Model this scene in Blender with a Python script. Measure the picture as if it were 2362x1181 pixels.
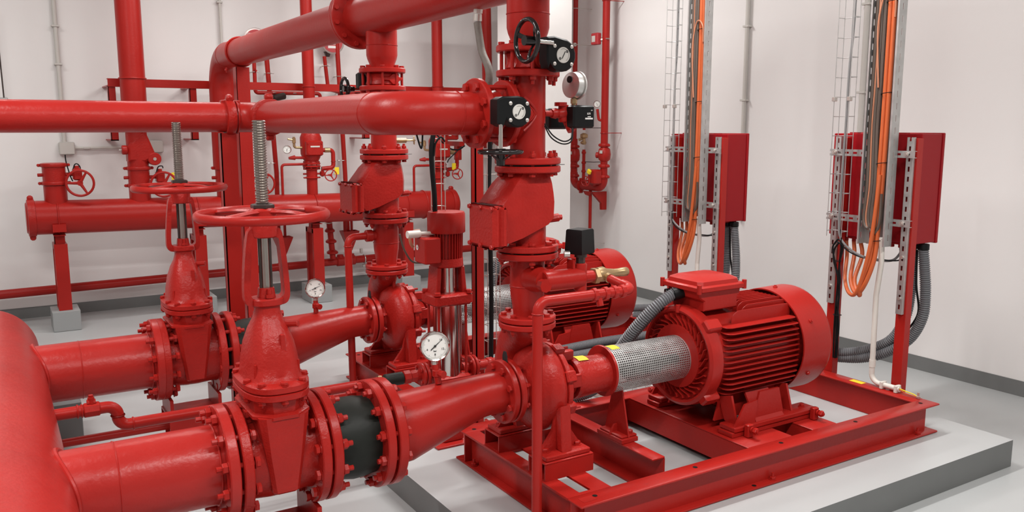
import bpy, math, random
from mathutils import Vector, Matrix, Quaternion
random.seed(7)
for o in list(bpy.data.objects): bpy.data.objects.remove(o)
scn = bpy.context.scene
COL = scn.collection
V = Vector
PI = math.pi

# ------------------------------------------------------------------ camera
F_PX, PITCH, YAW = 1945.56, 0.1523, 1.0178
CAM = V((0, 0, 1.7))
FWD = V((math.cos(YAW)*math.cos(PITCH), math.sin(YAW)*math.cos(PITCH), -math.sin(PITCH)))
RGT = V((math.sin(YAW), -math.cos(YAW), 0)); UPV = RGT.cross(FWD)
cam = bpy.data.cameras.new('camera'); cam.sensor_width = 36; cam.lens = 36*F_PX/2362; cam.clip_start = .05
camo = bpy.data.objects.new('camera', cam); COL.objects.link(camo)
camo.matrix_world = Matrix((( RGT.x, UPV.x, -FWD.x, CAM.x), (RGT.y, UPV.y, -FWD.y, CAM.y), (RGT.z, UPV.z, -FWD.z, CAM.z), (0,0,0,1)))
scn.camera = camo

# ------------------------------------------------------------------ world, lamps, exposure
w = bpy.data.worlds.new('world'); scn.world = w; w.use_nodes = True
w.node_tree.nodes['Background'].inputs[0].default_value = (.8, .85, 1, 1)
w.node_tree.nodes['Background'].inputs[1].default_value = .15
scn.view_settings.view_transform = 'Standard'; scn.view_settings.look = 'None'
scn.view_settings.gamma = 1; scn.view_settings.use_curve_mapping = False
scn.view_settings.exposure = .27
CEIL = 3.9
def lamp(x, y, sx, sy, p, z=3.62, col=(1, .975, .95)):
    l = bpy.data.lights.new('tube_light', 'AREA'); l.shape = 'RECTANGLE'; l.size = sx; l.size_y = sy
    l.energy = p; l.color = col
    o = bpy.data.objects.new('tube_light', l); COL.objects.link(o); o.location = (x, y, z)
    return o
LAMPS = [(-.9, .6, 1.5, .12, 62), (1.6, .6, 1.5, .12, 62), (3.6, .6, 1.5, .12, 40),
         (-.9, 3.6, 1.5, .12, 66), (2.9, 3.3, 1.5, .12, 74),
         (-.6, 6.9, 1.5, .12, 20), (1.6, 6.9, 1.5, .12, 22), (3.5, 6.2, 1.5, .12, 58)]
for a in LAMPS: lamp(*a)

# ------------------------------------------------------------------ materials
def mat(name, col, rough=.5, metal=0, noise=None, bump=0, bscale=30, coat=0, spec=.5):
    m = bpy.data.materials.new(name); m.use_nodes = True
    nt = m.node_tree; b = nt.nodes['Principled BSDF']
    b.inputs['Base Color'].default_value = (*col, 1); b.inputs['Roughness'].default_value = rough
    b.inputs['Metallic'].default_value = metal; b.inputs['Coat Weight'].default_value = coat
    b.inputs['Coat Roughness'].default_value = .12
    b.inputs['Specular IOR Level'].default_value = spec
    tc = nt.nodes.new('ShaderNodeTexCoord')
    if noise:
        n = nt.nodes.new('ShaderNodeTexNoise'); n.inputs['Scale'].default_value = noise[0]; n.inputs['Detail'].default_value = 5
        r = nt.nodes.new('ShaderNodeMapRange'); r.inputs[1].default_value = .3; r.inputs[2].default_value = .7
        r.inputs[3].default_value = 1-noise[1]; r.inputs[4].default_value = 1+noise[1]*.6
        h = nt.nodes.new('ShaderNodeHueSaturation'); h.inputs['Color'].default_value = (*col, 1)
        nt.links.new(tc.outputs['Object'], n.inputs['Vector']); nt.links.new(n.outputs[0], r.inputs[0])
        nt.links.new(r.outputs[0], h.inputs['Value']); nt.links.new(h.outputs[0], b.inputs['Base Color'])
        rr = nt.nodes.new('ShaderNodeMapRange'); rr.inputs[3].default_value = rough*.8; rr.inputs[4].default_value = min(1, rough*1.25)
        nt.links.new(n.outputs[0], rr.inputs[0]); nt.links.new(rr.outputs[0], b.inputs['Roughness'])
    if bump:
        n2 = nt.nodes.new('ShaderNodeTexNoise'); n2.inputs['Scale'].default_value = bscale; n2.inputs['Detail'].default_value = 3
        bp = nt.nodes.new('ShaderNodeBump'); bp.inputs['Strength'].default_value = bump; bp.inputs['Distance'].default_value = .01
        nt.links.new(tc.outputs['Object'], n2.inputs['Vector']); nt.links.new(n2.outputs[0], bp.inputs['Height'])
        nt.links.new(bp.outputs[0], b.inputs['Normal'])
    return m
RED = mat('red_paint', (.375, .0150, .0110), .32, noise=(5, .05), bump=.08, bscale=60, spec=.25)
REDW = mat('red_brushed_paint', (.41, .019, .015), .31, noise=(5, .05), bump=.22, bscale=26, spec=.33)  # same red made pinker for the sheen on left pipes; coarser brush bump
REDC = mat('red_cast_paint', (.375, .0150, .0110), .33, noise=(14, .07), bump=.22, bscale=90, spec=.25)
CRIM = mat('crimson_enamel', (.29, .0065, .0105), .42, noise=(3, .04), spec=.2)
WHITE = mat('white_wall_paint', (.80, .78, .765), .75, noise=(1.2, .018), bump=.05, bscale=8)
PILLW = mat('white_column_paint', (.86, .84, .82), .7, noise=(1.5, .012))
FLOOR = mat('light_grey_epoxy', (.455, .47, .47), .33, noise=(1.6, .05), bump=.05, bscale=4)
DGREY = mat('dark_grey_paint', (.165, .17, .167), .45, noise=(3, .10))
CEILM = mat('ceiling_paint', (.52, .52, .51), .9); WALLG = mat('grey_wall_paint', (.45, .44, .43), .8)
GALV = mat('galvanized_steel', (.52, .52, .51), .42, metal=.75, noise=(22, .12))
ZINC = mat('zinc_bolt', (.62, .58, .54), .35, metal=.8)
SSB = mat('brushed_gauge_case', (.66, .65, .63), .38, metal=.7)
SS = mat('polished_stainless', (.62, .58, .55), .13, metal=1)
STEM = mat('oiled_stem_steel', (.40, .37, .34), .28, metal=1)
DSTEEL = mat('dark_greased_steel', (.07, .055, .05), .35, metal=.6)
BLACK = mat('black_plastic', (.006, .0065, .007), .42, noise=(6, .1), spec=.22)
BLKG = mat('black_gloss_enamel', (.010, .008, .008), .12)
RUB = mat('black_rubber', (.014, .016, .013), .5, spec=.25, noise=(7, .35), bump=.1, bscale=25)
GASK = mat('dark_gasket', (.012, .010, .010), .7)
BRASS = mat('brass', (.46, .32, .17), .35, metal=.8, noise=(30, .15))
ORANGE = mat('orange_cable', (.56, .115, .030), .42, noise=(9, .08))
PINKC = mat('faded_orange_cable', (.50, .21, .12), .45)
BROWNC = mat('brown_cable', (.10, .075, .06), .5)
GREYC = mat('grey_cable', (.20, .20, .20), .45)
CORR = mat('grey_corrugated_plastic', (.15, .155, .165), .5)
PVC = mat('pvc_white', (.72, .69, .63), .4)
PVCG = mat('pvc_grey', (.56, .54, .50), .5)
DIAL = mat('dial_face', (.84, .84, .80), .4)
INK = mat('black_ink', (.02, .02, .02), .6)
YEL = mat('yellow_sticker', (.85, .66, .02), .5)
LAB = mat('silver_label', (.60, .58, .54), .4)
LABW = mat('white_label', (.85, .83, .80), .5)
DARK = mat('dark_interior', (.015, .006, .006), .8)  # near-black for the shade in bolt holes and inside the fan cowl
GLASS = mat('gauge_glass', (1, 1, 1), .03)
gb = GLASS.node_tree.nodes['Principled BSDF']; gb.inputs['Transmission Weight'].default_value = 1; gb.inputs['IOR'].default_value = 1.05
WRAP = mat('grey_hose_wrap', (.17, .15, .13), .6, noise=(25, .2), bump=.2, bscale=80)
REDLAB = mat('red_enamel_sign', (.45, .03, .035), .35)

# ------------------------------------------------------------------ helpers
def at(px, py, X=None, Y=None, Z=None):
    """point of a plane X=, Y= or Z= (metres) that a measured sight line meets"""
    d = FWD + RGT*((px-1181)/F_PX) - UPV*((py-590.5)/F_PX)
    t = (X-CAM.x)/d.x if X is not None else (Y-CAM.y)/d.y if Y is not None else (Z-CAM.z)/d.z
    return CAM + d*t
def frame(ax):
    a = V(ax).normalized(); h = V((0, 0, 1)) if abs(a.z) < .9 else V((1, 0, 0))
    u = h.cross(a).normalized(); return a, u, a.cross(u)
ORG = {}
class MB:
    def __init__(s): s.v = []; s.f = []; s.m = []; s.cm = 0
    def quad(s, *i): s.f.append(i); s.m.append(s.cm)
    def pts(s, l):
        o = len(s.v); s.v.extend([V(p) for p in l]); return o
    def grid(s, rings, close=True, cap0=False, cap1=False):
        n = len(rings[0]); o = s.pts([p for r in rings for p in r])
        for i in range(len(rings)-1):
            for j in range(n if close else n-1):
                k = (j+1) % n; s.quad(o+i*n+j, o+i*n+k, o+(i+1)*n+k, o+(i+1)*n+j)
        if cap0: s.quad(*[o+j for j in range(n)][::-1])
        if cap1: s.quad(*[o+(len(rings)-1)*n+j for j in range(n)])
        return s
    def box(s, c, d, b=0, R=None):
        c = V(c); x, y, z = d[0]/2, d[1]/2, d[2]/2
        if b:
            b = min(b, x*.9, y*.9, z*.9); rings = []
            for zz, q in ((-z, b), (-z+b, 0), (z-b, 0), (z, b)):
                X, Y = x-q, y-q
                bb = b
                rings.append([(X, -Y+bb, zz), (X, Y-bb, zz), (X-bb, Y, zz), (-X+bb, Y, zz), (-X, Y-bb, zz), (-X, -Y+bb, zz), (-X+bb, -Y, zz), (X-bb, -Y, zz)])
        else: rings = [[(x, -y, zz), (x, y, zz), (-x, y, zz), (-x, -y, zz)] for zz in (-z, z)]
        rings = [[c+(R @ V(p) if R else V(p)) for p in r] for r in rings]
        return s.grid(rings, cap0=True, cap1=True)
    def bb(s, a, c, b=0):   # from two corners
        a, c = V(a), V(c); d = [abs(a[i]-c[i]) for i in range(3)]
        return s.box((a+c)/2, d, b)
    def lathe(s, prof, p0, ax, n=36, sy=1, cap=True, u=None):
        a, uu, v = frame(ax)
        if u: uu = V(u).normalized(); v = a.cross(uu)
        p0 = V(p0); rings = []
        for t, r in prof:
            rings.append([p0+a*t+uu*(r*math.cos(2*PI*j/n))+v*(r*sy*math.sin(2*PI*j/n)) for j in range(n)])
        return s.grid(rings, cap0=cap and prof[0][1] > 1e-5, cap1=cap and prof[-1][1] > 1e-5)
    def cyl(s, p0, p1, r, r2=None, n=20, b=0):
        p0, p1 = V(p0), V(p1); L = (p1-p0).length; r2 = r if r2 is None else r2
        prof = [(0, r-b), (b, r), (L-b, r2), (L, r2-b)] if b else [(0, r), (L, r2)]
        return s.lathe(prof, p0, p1-p0, n)
    def tube(s, P, r, n=12, closed=False, cap=True):
        P = [V(p) for p in P]; N = len(P); rings = []
        T = []
        for i in range(N):
            a = P[(i-1) % N] if (i or closed) else P[i]; c = P[(i+1) % N] if (i < N-1 or closed) else P[i]
            T.append((c-a).normalized())
        _, u, _ = frame(T[0])
        for i in range(N):
            if i: u = (T[i-1].rotation_difference(T[i]) @ u)
            u = (u-T[i]*u.dot(T[i])).normalized(); v = T[i].cross(u)
            q = r[i] if isinstance(r, (list, tuple)) else r
            rings.append([P[i]+u*(q*math.cos(2*PI*j/n))+v*(q*math.sin(2*PI*j/n)) for j in range(n)])
        if closed: rings.append(rings[0])
        return s.grid(rings, cap0=cap and not closed, cap1=cap and not closed)
    def torus(s, c, ax, R, r, n=40, m=10, a0=0, a1=2*PI):
        a, u, v = frame(ax); c = V(c)
        full = abs(a1-a0-2*PI) < 1e-6
        P = [c+u*(R*math.cos(a0+(a1-a0)*i/n))+v*(R*math.sin(a0+(a1-a0)*i/n)) for i in range(n if full else n+1)]
        return s.tube(P, r, m, closed=full)
    def prism(s, poly, o, u, v, w, t, b=0):
        """polygon (a,b) in plane u,v at origin o, extruded by t along w, edges eased by b"""
        o, u, v, w = V(o), V(u), V(v), V(w); n = len(poly)
        if u.cross(v).dot(w) < 0: poly = poly[::-1]
        cx = sum(p[0] for p in poly)/n; cy = sum(p[1] for p in poly)/n
        def ring(h, k):
            out = []
            for i in range(n):
                p = V((poly[i][0], poly[i][1], 0)); a = V((poly[i-1][0], poly[i-1][1], 0)); c = V((poly[(i+1) % n][0], poly[(i+1) % n][1], 0))
                if k:
                    e1 = (p-a).normalized(); e2 = (c-p).normalized()
                    n1 = V((-e1.y, e1.x, 0)); n2 = V((-e2.y, e2.x, 0)); ar = sum(poly[j-1][0]*poly[j][1]-poly[j][0]*poly[j-1][1] for j in range(n))
                    q = (n1+n2)*(1 if ar > 0 else -1); q = q/max(.35, q.length_squared/2) if q.length > 1e-6 else V((0, 0, 0)); p = p+q*k
                out.append(o+u*p.x+v*p.y+w*h)
            return out
        rings = [ring(0, b), ring(b, 0), ring(t-b, 0), ring(t, b)] if b else [ring(0, 0), ring(t, 0)]
        return s.grid(rings, cap0=True, cap1=True)
    def build(s, name, m, parent=None, origin=None, smooth=38):
        if origin is None:
            if parent: origin = ORG[parent.name]
            else:
                xs = [p.x for p in s.v]; ys = [p.y for p in s.v]; zs = [p.z for p in s.v]
                origin = V(((min(xs)+max(xs))/2, (min(ys)+max(ys))/2, min(zs)))
        origin = V(origin)
        me = bpy.data.meshes.new(name); me.from_pydata([tuple(p-origin) for p in s.v], [], s.f)
        ms = m if isinstance(m, (list, tuple)) else [m]
        for q in ms: me.materials.append(q)
        if len(ms) > 1: me.polygons.foreach_set('material_index', s.m)
        me.shade_smooth(); me.set_sharp_from_angle(angle=math.radians(smooth))
        o = bpy.data.objects.new(name, me); COL.objects.link(o)
        if parent: o.parent = parent; o.location = origin-ORG[parent.name]
        else: o.location = origin
        ORG[o.name] = origin
        return o
def tag(o, label=None, cat=None, group=None, kind=None):
    if label: o['label'] = label
    if cat: o['category'] = cat
    if group: o['group'] = group
    if kind: o['kind'] = kind
    return o
def thing(name, loc, label, cat, group=None):
    o = bpy.data.objects.new(name, None); o.empty_display_size = .05; COL.objects.link(o); o.location = loc
    ORG[o.name] = V(loc); return tag(o, label, cat, group)
def struct(name, mb, m, label=None):
    o = mb.build(name, m, origin=(0, 0, 0)); o['kind'] = 'structure'
    if label: o['label'] = label
    return o
MESH = {}
def place(me, name, parent, p, ax=(0, 0, 1), spin=0):
    o = bpy.data.objects.new(name, me); COL.objects.link(o); o.parent = parent
    o.rotation_mode = 'QUATERNION'
    o.rotation_quaternion = V((0, 0, 1)).rotation_difference(V(ax).normalized()) @ Quaternion((0, 0, 1), spin)
    o.location = V(p)-ORG[parent.name]; ORG[o.name] = V(p); return o
def mesh_of(key, fn, m, smooth=30):
    if key not in MESH:
        b = MB(); fn(b); me = bpy.data.meshes.new(key); me.from_pydata([tuple(p) for p in b.v], [], b.f)
        me.materials.append(m); me.shade_smooth(); me.set_sharp_from_angle(angle=math.radians(smooth)); MESH[key] = me
    return MESH[key]
def hexp(b, z0, z1, r):
    b.lathe([(z0, r*.93), (z0+.08*r, r), (z1-.18*r, r), (z1, r*.86)], (0, 0, 0), (0, 0, 1), 6)
def bolt_mesh(r, L, both=True, ext=.012, m=RED):
    """head below -L/2, nut above +L/2, along z"""
    key = 'bolt_%.4f_%.3f_%d_%.3f_%s' % (r, L, both, ext, m.name)
    def fn(b):
        b.cyl((0, 0, -L/2), (0, 0, L/2+r*1.1+ext), r*.52, n=8)
        b.cyl((0, 0, -L/2-.002), (0, 0, -L/2), r*1.15, n=12)
        hexp(b, -L/2-r*.95, -L/2-.002, r)
        if both:
            b.cyl((0, 0, L/2), (0, 0, L/2+.002), r*1.15, n=12); hexp(b, L/2+.002, L/2+r*1.1, r)
    return mesh_of(key, fn, m)
def bolts(parent, c, ax, R, n, r, L, ph=.5, both=True, ext=.012, m=RED, flip=False):
    a, u, v = frame(ax); me = bolt_mesh(r, L, both, ext, m); c = V(c)
    for i in range(n):
        t = 2*PI*(i+ph)/n; p = c+u*(R*math.cos(t))+v*(R*math.sin(t))
        place(me, 'bolt', parent, p, a*(-1 if flip else 1), random.uniform(0, 1))
def flange(parent, c, ax, R, t, rin=None, m=RED, n=48, name='flange'):
    """disc centred on c, thickness t"""
    b = MB(); a = V(ax).normalized(); e = .004
    b.lathe([(0, 0.01), (0, R-e), (e, R), (t-e, R), (t, R-e), (t, .01)], V(c)-a*t/2, a, n)
    return b.build(name, m, parent)
def fillet(P, R, n=8):
    P = [V(p) for p in P]; out = [P[0]]
    for i in range(1, len(P)-1):
        a = (P[i-1]-P[i]).normalized(); c = (P[i+1]-P[i]).normalized(); ang = a.angle(c)
        d = R/math.tan(ang/2); p0 = P[i]+a*d; p1 = P[i]+c*d
        ctr = P[i]+(a+c).normalized()*(R/math.sin(ang/2))
        v0 = p0-ctr; v1 = p1-ctr; w_ = v0.angle(v1)
        for k in range(n+1):
            t = k/n; out.append(ctr+(v0*math.sin((1-t)*w_)+v1*math.sin(t*w_))/math.sin(w_))
    out.append(P[-1]); return out
def spline(P, n=8):
    P = [V(p) for p in P]; Q = [P[0]*2-P[1]]+P+[P[-1]*2-P[-2]]; out = []
    for i in range(1, len(Q)-2):
        for k in range(n):
            t = k/n; a, b, c, d = Q[i-1], Q[i], Q[i+1], Q[i+2]
            out.append(.5*((2*b)+(c-a)*t+(2*a-5*b+4*c-d)*t*t+(3*b-a-3*c+d)*t**3))
    out.append(P[-1]); return out
def resample(P, step):
    out = [P[0]]; acc = 0
    for i in range(1, len(P)):
        a, c = P[i-1], P[i]; L = (c-a).length; t = step-acc
        while t <= L: out.append(a+(c-a)*(t/L)); t += step
        acc = (acc+L) % step
    return out
def corrugated(b, P, r, pitch=.0115, n=12):
    Q = resample(P, pitch/4); b.tube(Q, [r*(1.0, 1.07, 1.0, .83)[i % 4] for i in range(len(Q))], n)
def weld(b, c, ax, r, w_=.005): b.torus(c, ax, r, w_, 32, 6)
def text(s, size, p, xdir, ndir, m, parent, name='lettering', ext=.0006):
    cu = bpy.data.curves.new(name, 'FONT'); cu.body = s; cu.size = size; cu.align_x = 'CENTER'; cu.align_y = 'CENTER'; cu.extrude = ext
    cu.materials.append(m); cu.resolution_u = 3
    tmp = bpy.data.objects.new('t', cu); COL.objects.link(tmp); dg = bpy.context.evaluated_depsgraph_get()
    me = bpy.data.meshes.new_from_object(tmp.evaluated_get(dg)); bpy.data.objects.remove(tmp)
    o = bpy.data.objects.new(name, me); COL.objects.link(o)
    x = V(xdir).normalized(); nn = V(ndir).normalized(); y = nn.cross(x)
    o.matrix_world = Matrix(((x.x, y.x, nn.x, 0), (x.y, y.y, nn.y, 0), (x.z, y.z, nn.z, 0), (0, 0, 0, 1)))
    o.parent = parent; o.location = V(p)-ORG[parent.name]; ORG[o.name] = V(p); return o
def clone(o, D, label=None, parent=None):
    c = o.copy(); COL.objects.link(c)
    if parent is None:
        c.location = o.location+V(D)
        if label: c['label'] = label
    else: c.parent = parent
    ORG[c.name] = ORG[o.name]+V(D)
    for ch in KIDS.get(o.name, []): clone(ch, D, None, c)
    return c
KIDS = {}
def index_kids():
    KIDS.clear()
    for o in bpy.data.objects:
        if o.parent: KIDS.setdefault(o.parent.name, []).append(o)
D2 = V((.025, 1.52, 0))      # from the near pump set to the far one
X1, Y1, Z1, Y2 = V((1, 0, 0)), V((0, 1, 0)), V((0, 0, 1)), 4.41

# ------------------------------------------------------------------ the room
WX, WY, X0, Y0 = 5.48, 8.57, -3.0, -2.5
struct('floor', MB().bb((X0-.1, Y0-.1, -.1), (WX+.1, WY+.1, 0)), FLOOR, 'light grey epoxy floor')
struct('ceiling', MB().bb((X0-.1, Y0-.1, CEIL), (WX+.1, WY+.1, CEIL+.1)), CEILM)
struct('wall_back', MB().bb((X0, WY, 0), (WX, WY+.1, CEIL)), WHITE, 'white wall behind the manifold')
struct('wall_right', MB().bb((WX, Y0, 0), (WX+.1, WY, CEIL)), WHITE, 'white wall behind the control cabinets')
struct('wall_left', MB().bb((X0-.1, Y0, 0), (X0, WY, CEIL)), WALLG)
struct('wall_front', MB().bb((X0, Y0-.1, 0), (WX, Y0, CEIL)), WALLG)
struct('baseboard_back', MB().bb((X0, WY-.006, 0), (4.1, WY, .1)).bb((4.1, WY-.006, 0), (WX, WY, .1)), DGREY, 'dark grey painted skirting band of back wall')
struct('baseboard_right', MB().bb((WX-.006, Y0, 0), (WX, WY-.006, .1)), DGREY, 'dark grey painted skirting band of right wall')
b = MB(); b.bb((4.28, 6.8, 0), (4.873, 7.2, CEIL)); struct('wall_column', b, PILLW, 'white square column behind the far motor')
b = MB(); b.bb((4.274, 6.794, 0), (4.879, 7.206, .1)); struct('baseboard_column', b, DGREY)
# the plinth under both pump sets: light top, dark painted sides
b = MB(); b.bb((1.50, 2.128, 0.001), (4.28, 5.35, .14))
o = b.build('plinth', [DGREY, FLOOR], origin=(2.9, 3.7, 0)); o.data.polygons[len(o.data.polygons)-1].material_index = 1
tag(o, 'raised concrete pump plinth with pale grey top and dark grey painted sides', 'plinth')

# ------------------------------------------------------------------ skid
def make_skid():
    x0, x1, y0, y1, z0, z1 = 1.78, 4.055, 2.39, 3.39, .142, .295
    t = thing('skid_frame', (x0, 2.89, z0), 'red steel channel base frame of the near pump set', 'base frame')
    f = .009
    def holes_strip(b, xa, xb, ya, yb, z, th, hs):     # plate with rectangular slots across its X extent
        ys = sorted(set([ya, yb]+[q for h in hs for q in h[2:]]))
        for i in range(len(ys)-1):
            a, c = ys[i], ys[i+1]; inside = [h for h in hs if h[2] <= a+1e-6 and h[3] >= c-1e-6]
            if inside:
                h = inside[0]; b.bb((xa, a, z), (h[0], c, z+th)); b.bb((h[1], a, z), (xb, c, z+th))
            else: b.bb((xa, a, z), (xb, c, z+th))
    # front and back beams
    for nm, s, y in (('beam', 1, y0), ('beam', -1, y1)):
        b = MB(); c = y+s*.045
        b.bb((x0, y, z1-f), (x1, y+s*.09, z1), .002); b.bb((x0+.045, c-.004, z0+f), (x1-.05, c+.004, z1-f)); b.bb((x0, y, z0), (x1, y+s*.06, z0+f), .002)
        b.build('beam', RED, t)
    # left end: wide top plate with slots for the pump feet
    b = MB(); holes_strip(b, x0, x0+.21, y0+.09, y1-.09, z1-f, f, [(1.85, 1.905, 2.50, 2.69), (1.85, 1.905, 2.80, 3.0), (1.85, 1.905, 3.16, 3.285)])
    b.bb((x0+.04, y0+.05, z0+f), (x0+.048, y1-.05, z1-f)); b.bb((x0, y0, z0), (x0+.209, y1, z0+f-.001)); b.bb((x0+.20, y0+.09, z1-.05), (x0+.209, y1-.09, z1-f))  # bottom plate widened to make the slots above it look shaded
    for yy in (2.46, 3.31): b.bb((x0+.005, yy, z0+f), (x0+.04, yy+.008, z1-f))
    b.build('end_beam', RED, t)
    b = MB(); b.bb((x1-.09, y0+.09, z1-f), (x1, y1-.09, z1), .002); b.bb((x1-.06, y0+.05, z0+f), (x1-.052, y1-.05, z1-f)); b.bb((x1-.06, y0+.06, z0), (x1, y1-.06, z0+f))
    b.build('end_beam', RED, t)
    b = MB(); xa = 2.31; b.bb((xa, 2.60, z1-f), (xa+.07, y1-.09, z1+.0), .002); b.bb((xa+.061, 2.60, z0+f), (xa+.07, y1-.05, z1-f)); b.bb((xa-.01, 2.46, z0), (xa+.07, y1-.05, z0+f))
    b.build('cross_member', RED, t)
    for xa, xb in ((2.76, 3.045), (3.19, 3.36)):
        b = MB(); b.bb((xa, y0+.09, z1-f), (xb, y1-.09, z1-.0002), .002); b.bb((xa, y0+.05, z0+.03), (xa+.008, y1-.05, z1-f)); b.bb((xb-.008, y0+.05, z0+.03), (xb, y1-.05, z1-f))
        b.build('cross_member', RED, t)
    b = MB()
    for yy in (2.64, 2.89, 3.18): b.bb((3.045, yy, z0+.03), (3.19, yy+.006, z1-.01))
    b.build('stiffener', RED, t)
    # flat dark discs standing for the shade in the flange bolt holes
    hm = mesh_of('bolt_hole', lambda b: b.lathe([(0, .0), (0, .0105)], (0, 0, 0), (0, 0, 1), 14), DARK)
    for i in range(5): place(hm, 'bolt_hole', t, (1.884+i*.523, 2.445, z1+.0006))
    for i in (0, 1, 3): place(hm, 'bolt_hole', t, (2.14+i*.59, 2.412, z0+f+.0006))
    place(hm, 'bolt_hole', t, (1.84, 3.32, z1+.0006))
    am = mesh_of('anchor_bolt', lambda b: (b.cyl((0, 0, 0), (0, 0, .003), .017, n=14), hexp(b, .003, .014, .013), b.cyl((0, 0, .01), (0, 0, .032), .006, n=8)), RED)
    for xx in (2.85, 3.92): place(am, 'anchor_bolt', t, (xx, 2.415, z0+f))
    for yy in (2.55, 3.25): place(am, 'anchor_bolt', t, (1.80, yy, z0+f))
    b = MB(); b.bb((1.81, 2.415, z1), (1.87, 2.455, z1+.001)); pl = b.build('name_plate', RED, t)
    # rails under the motor feet with jacking bolts
    for s in (-1, 1):
        b = MB(); yc = 2.89+s*.25; b.bb((2.78, yc-.045, z1), (3.37, yc+.045, z1+.024), .003); b.build('motor_rail', RED, t)
        for xx in (2.86, 3.31):
            b = MB(); yy = 2.89+s*.318; b.bb((xx-.018, yy-.014, z1), (xx+.018, yy+.014, z1+.062), .004)
            jb = b.build('jack_block', RED, t)
            b = MB(); b.cyl((xx, yy-s*.03, z1+.04), (xx, yy+s*.055, z1+.04), .008, n=8); b.lathe([(0, .012), (.004, .016), (.016, .016), (.02, .013)], (xx, yy+s*.03, z1+.04), (0, s, 0), 6)
            b.cyl((xx, yy+s*.02, z1+.04), (xx, yy+s*.026, z1+.04), .015, n=12); b.build('jack_bolt', RED, jb)
    # pump foot pads and bearing pad
    for yc in (2.71, 3.07):
        b = MB(); xa, xb, h = 1.79, 2.03, .068
        b.bb((xa, yc-.062, z1), (xb, yc-.056, z1+h)); b.bb((xa, yc+.056, z1), (xb, yc+.062, z1+h)); b.bb((xa, yc-.062, z1+h), (xb, yc+.062, z1+h+.008), .002)
        b.bb((xa, yc-.056, z1), (xb, yc+.056, z1+.006)); b.build('foot_pad', RED, t)
    b = MB(); b.bb((2.305, 2.80, z1), (2.40, 2.985, z1+.022), .003); b.build('bearing_pad', RED, t)
    return t
skid = make_skid()

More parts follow.
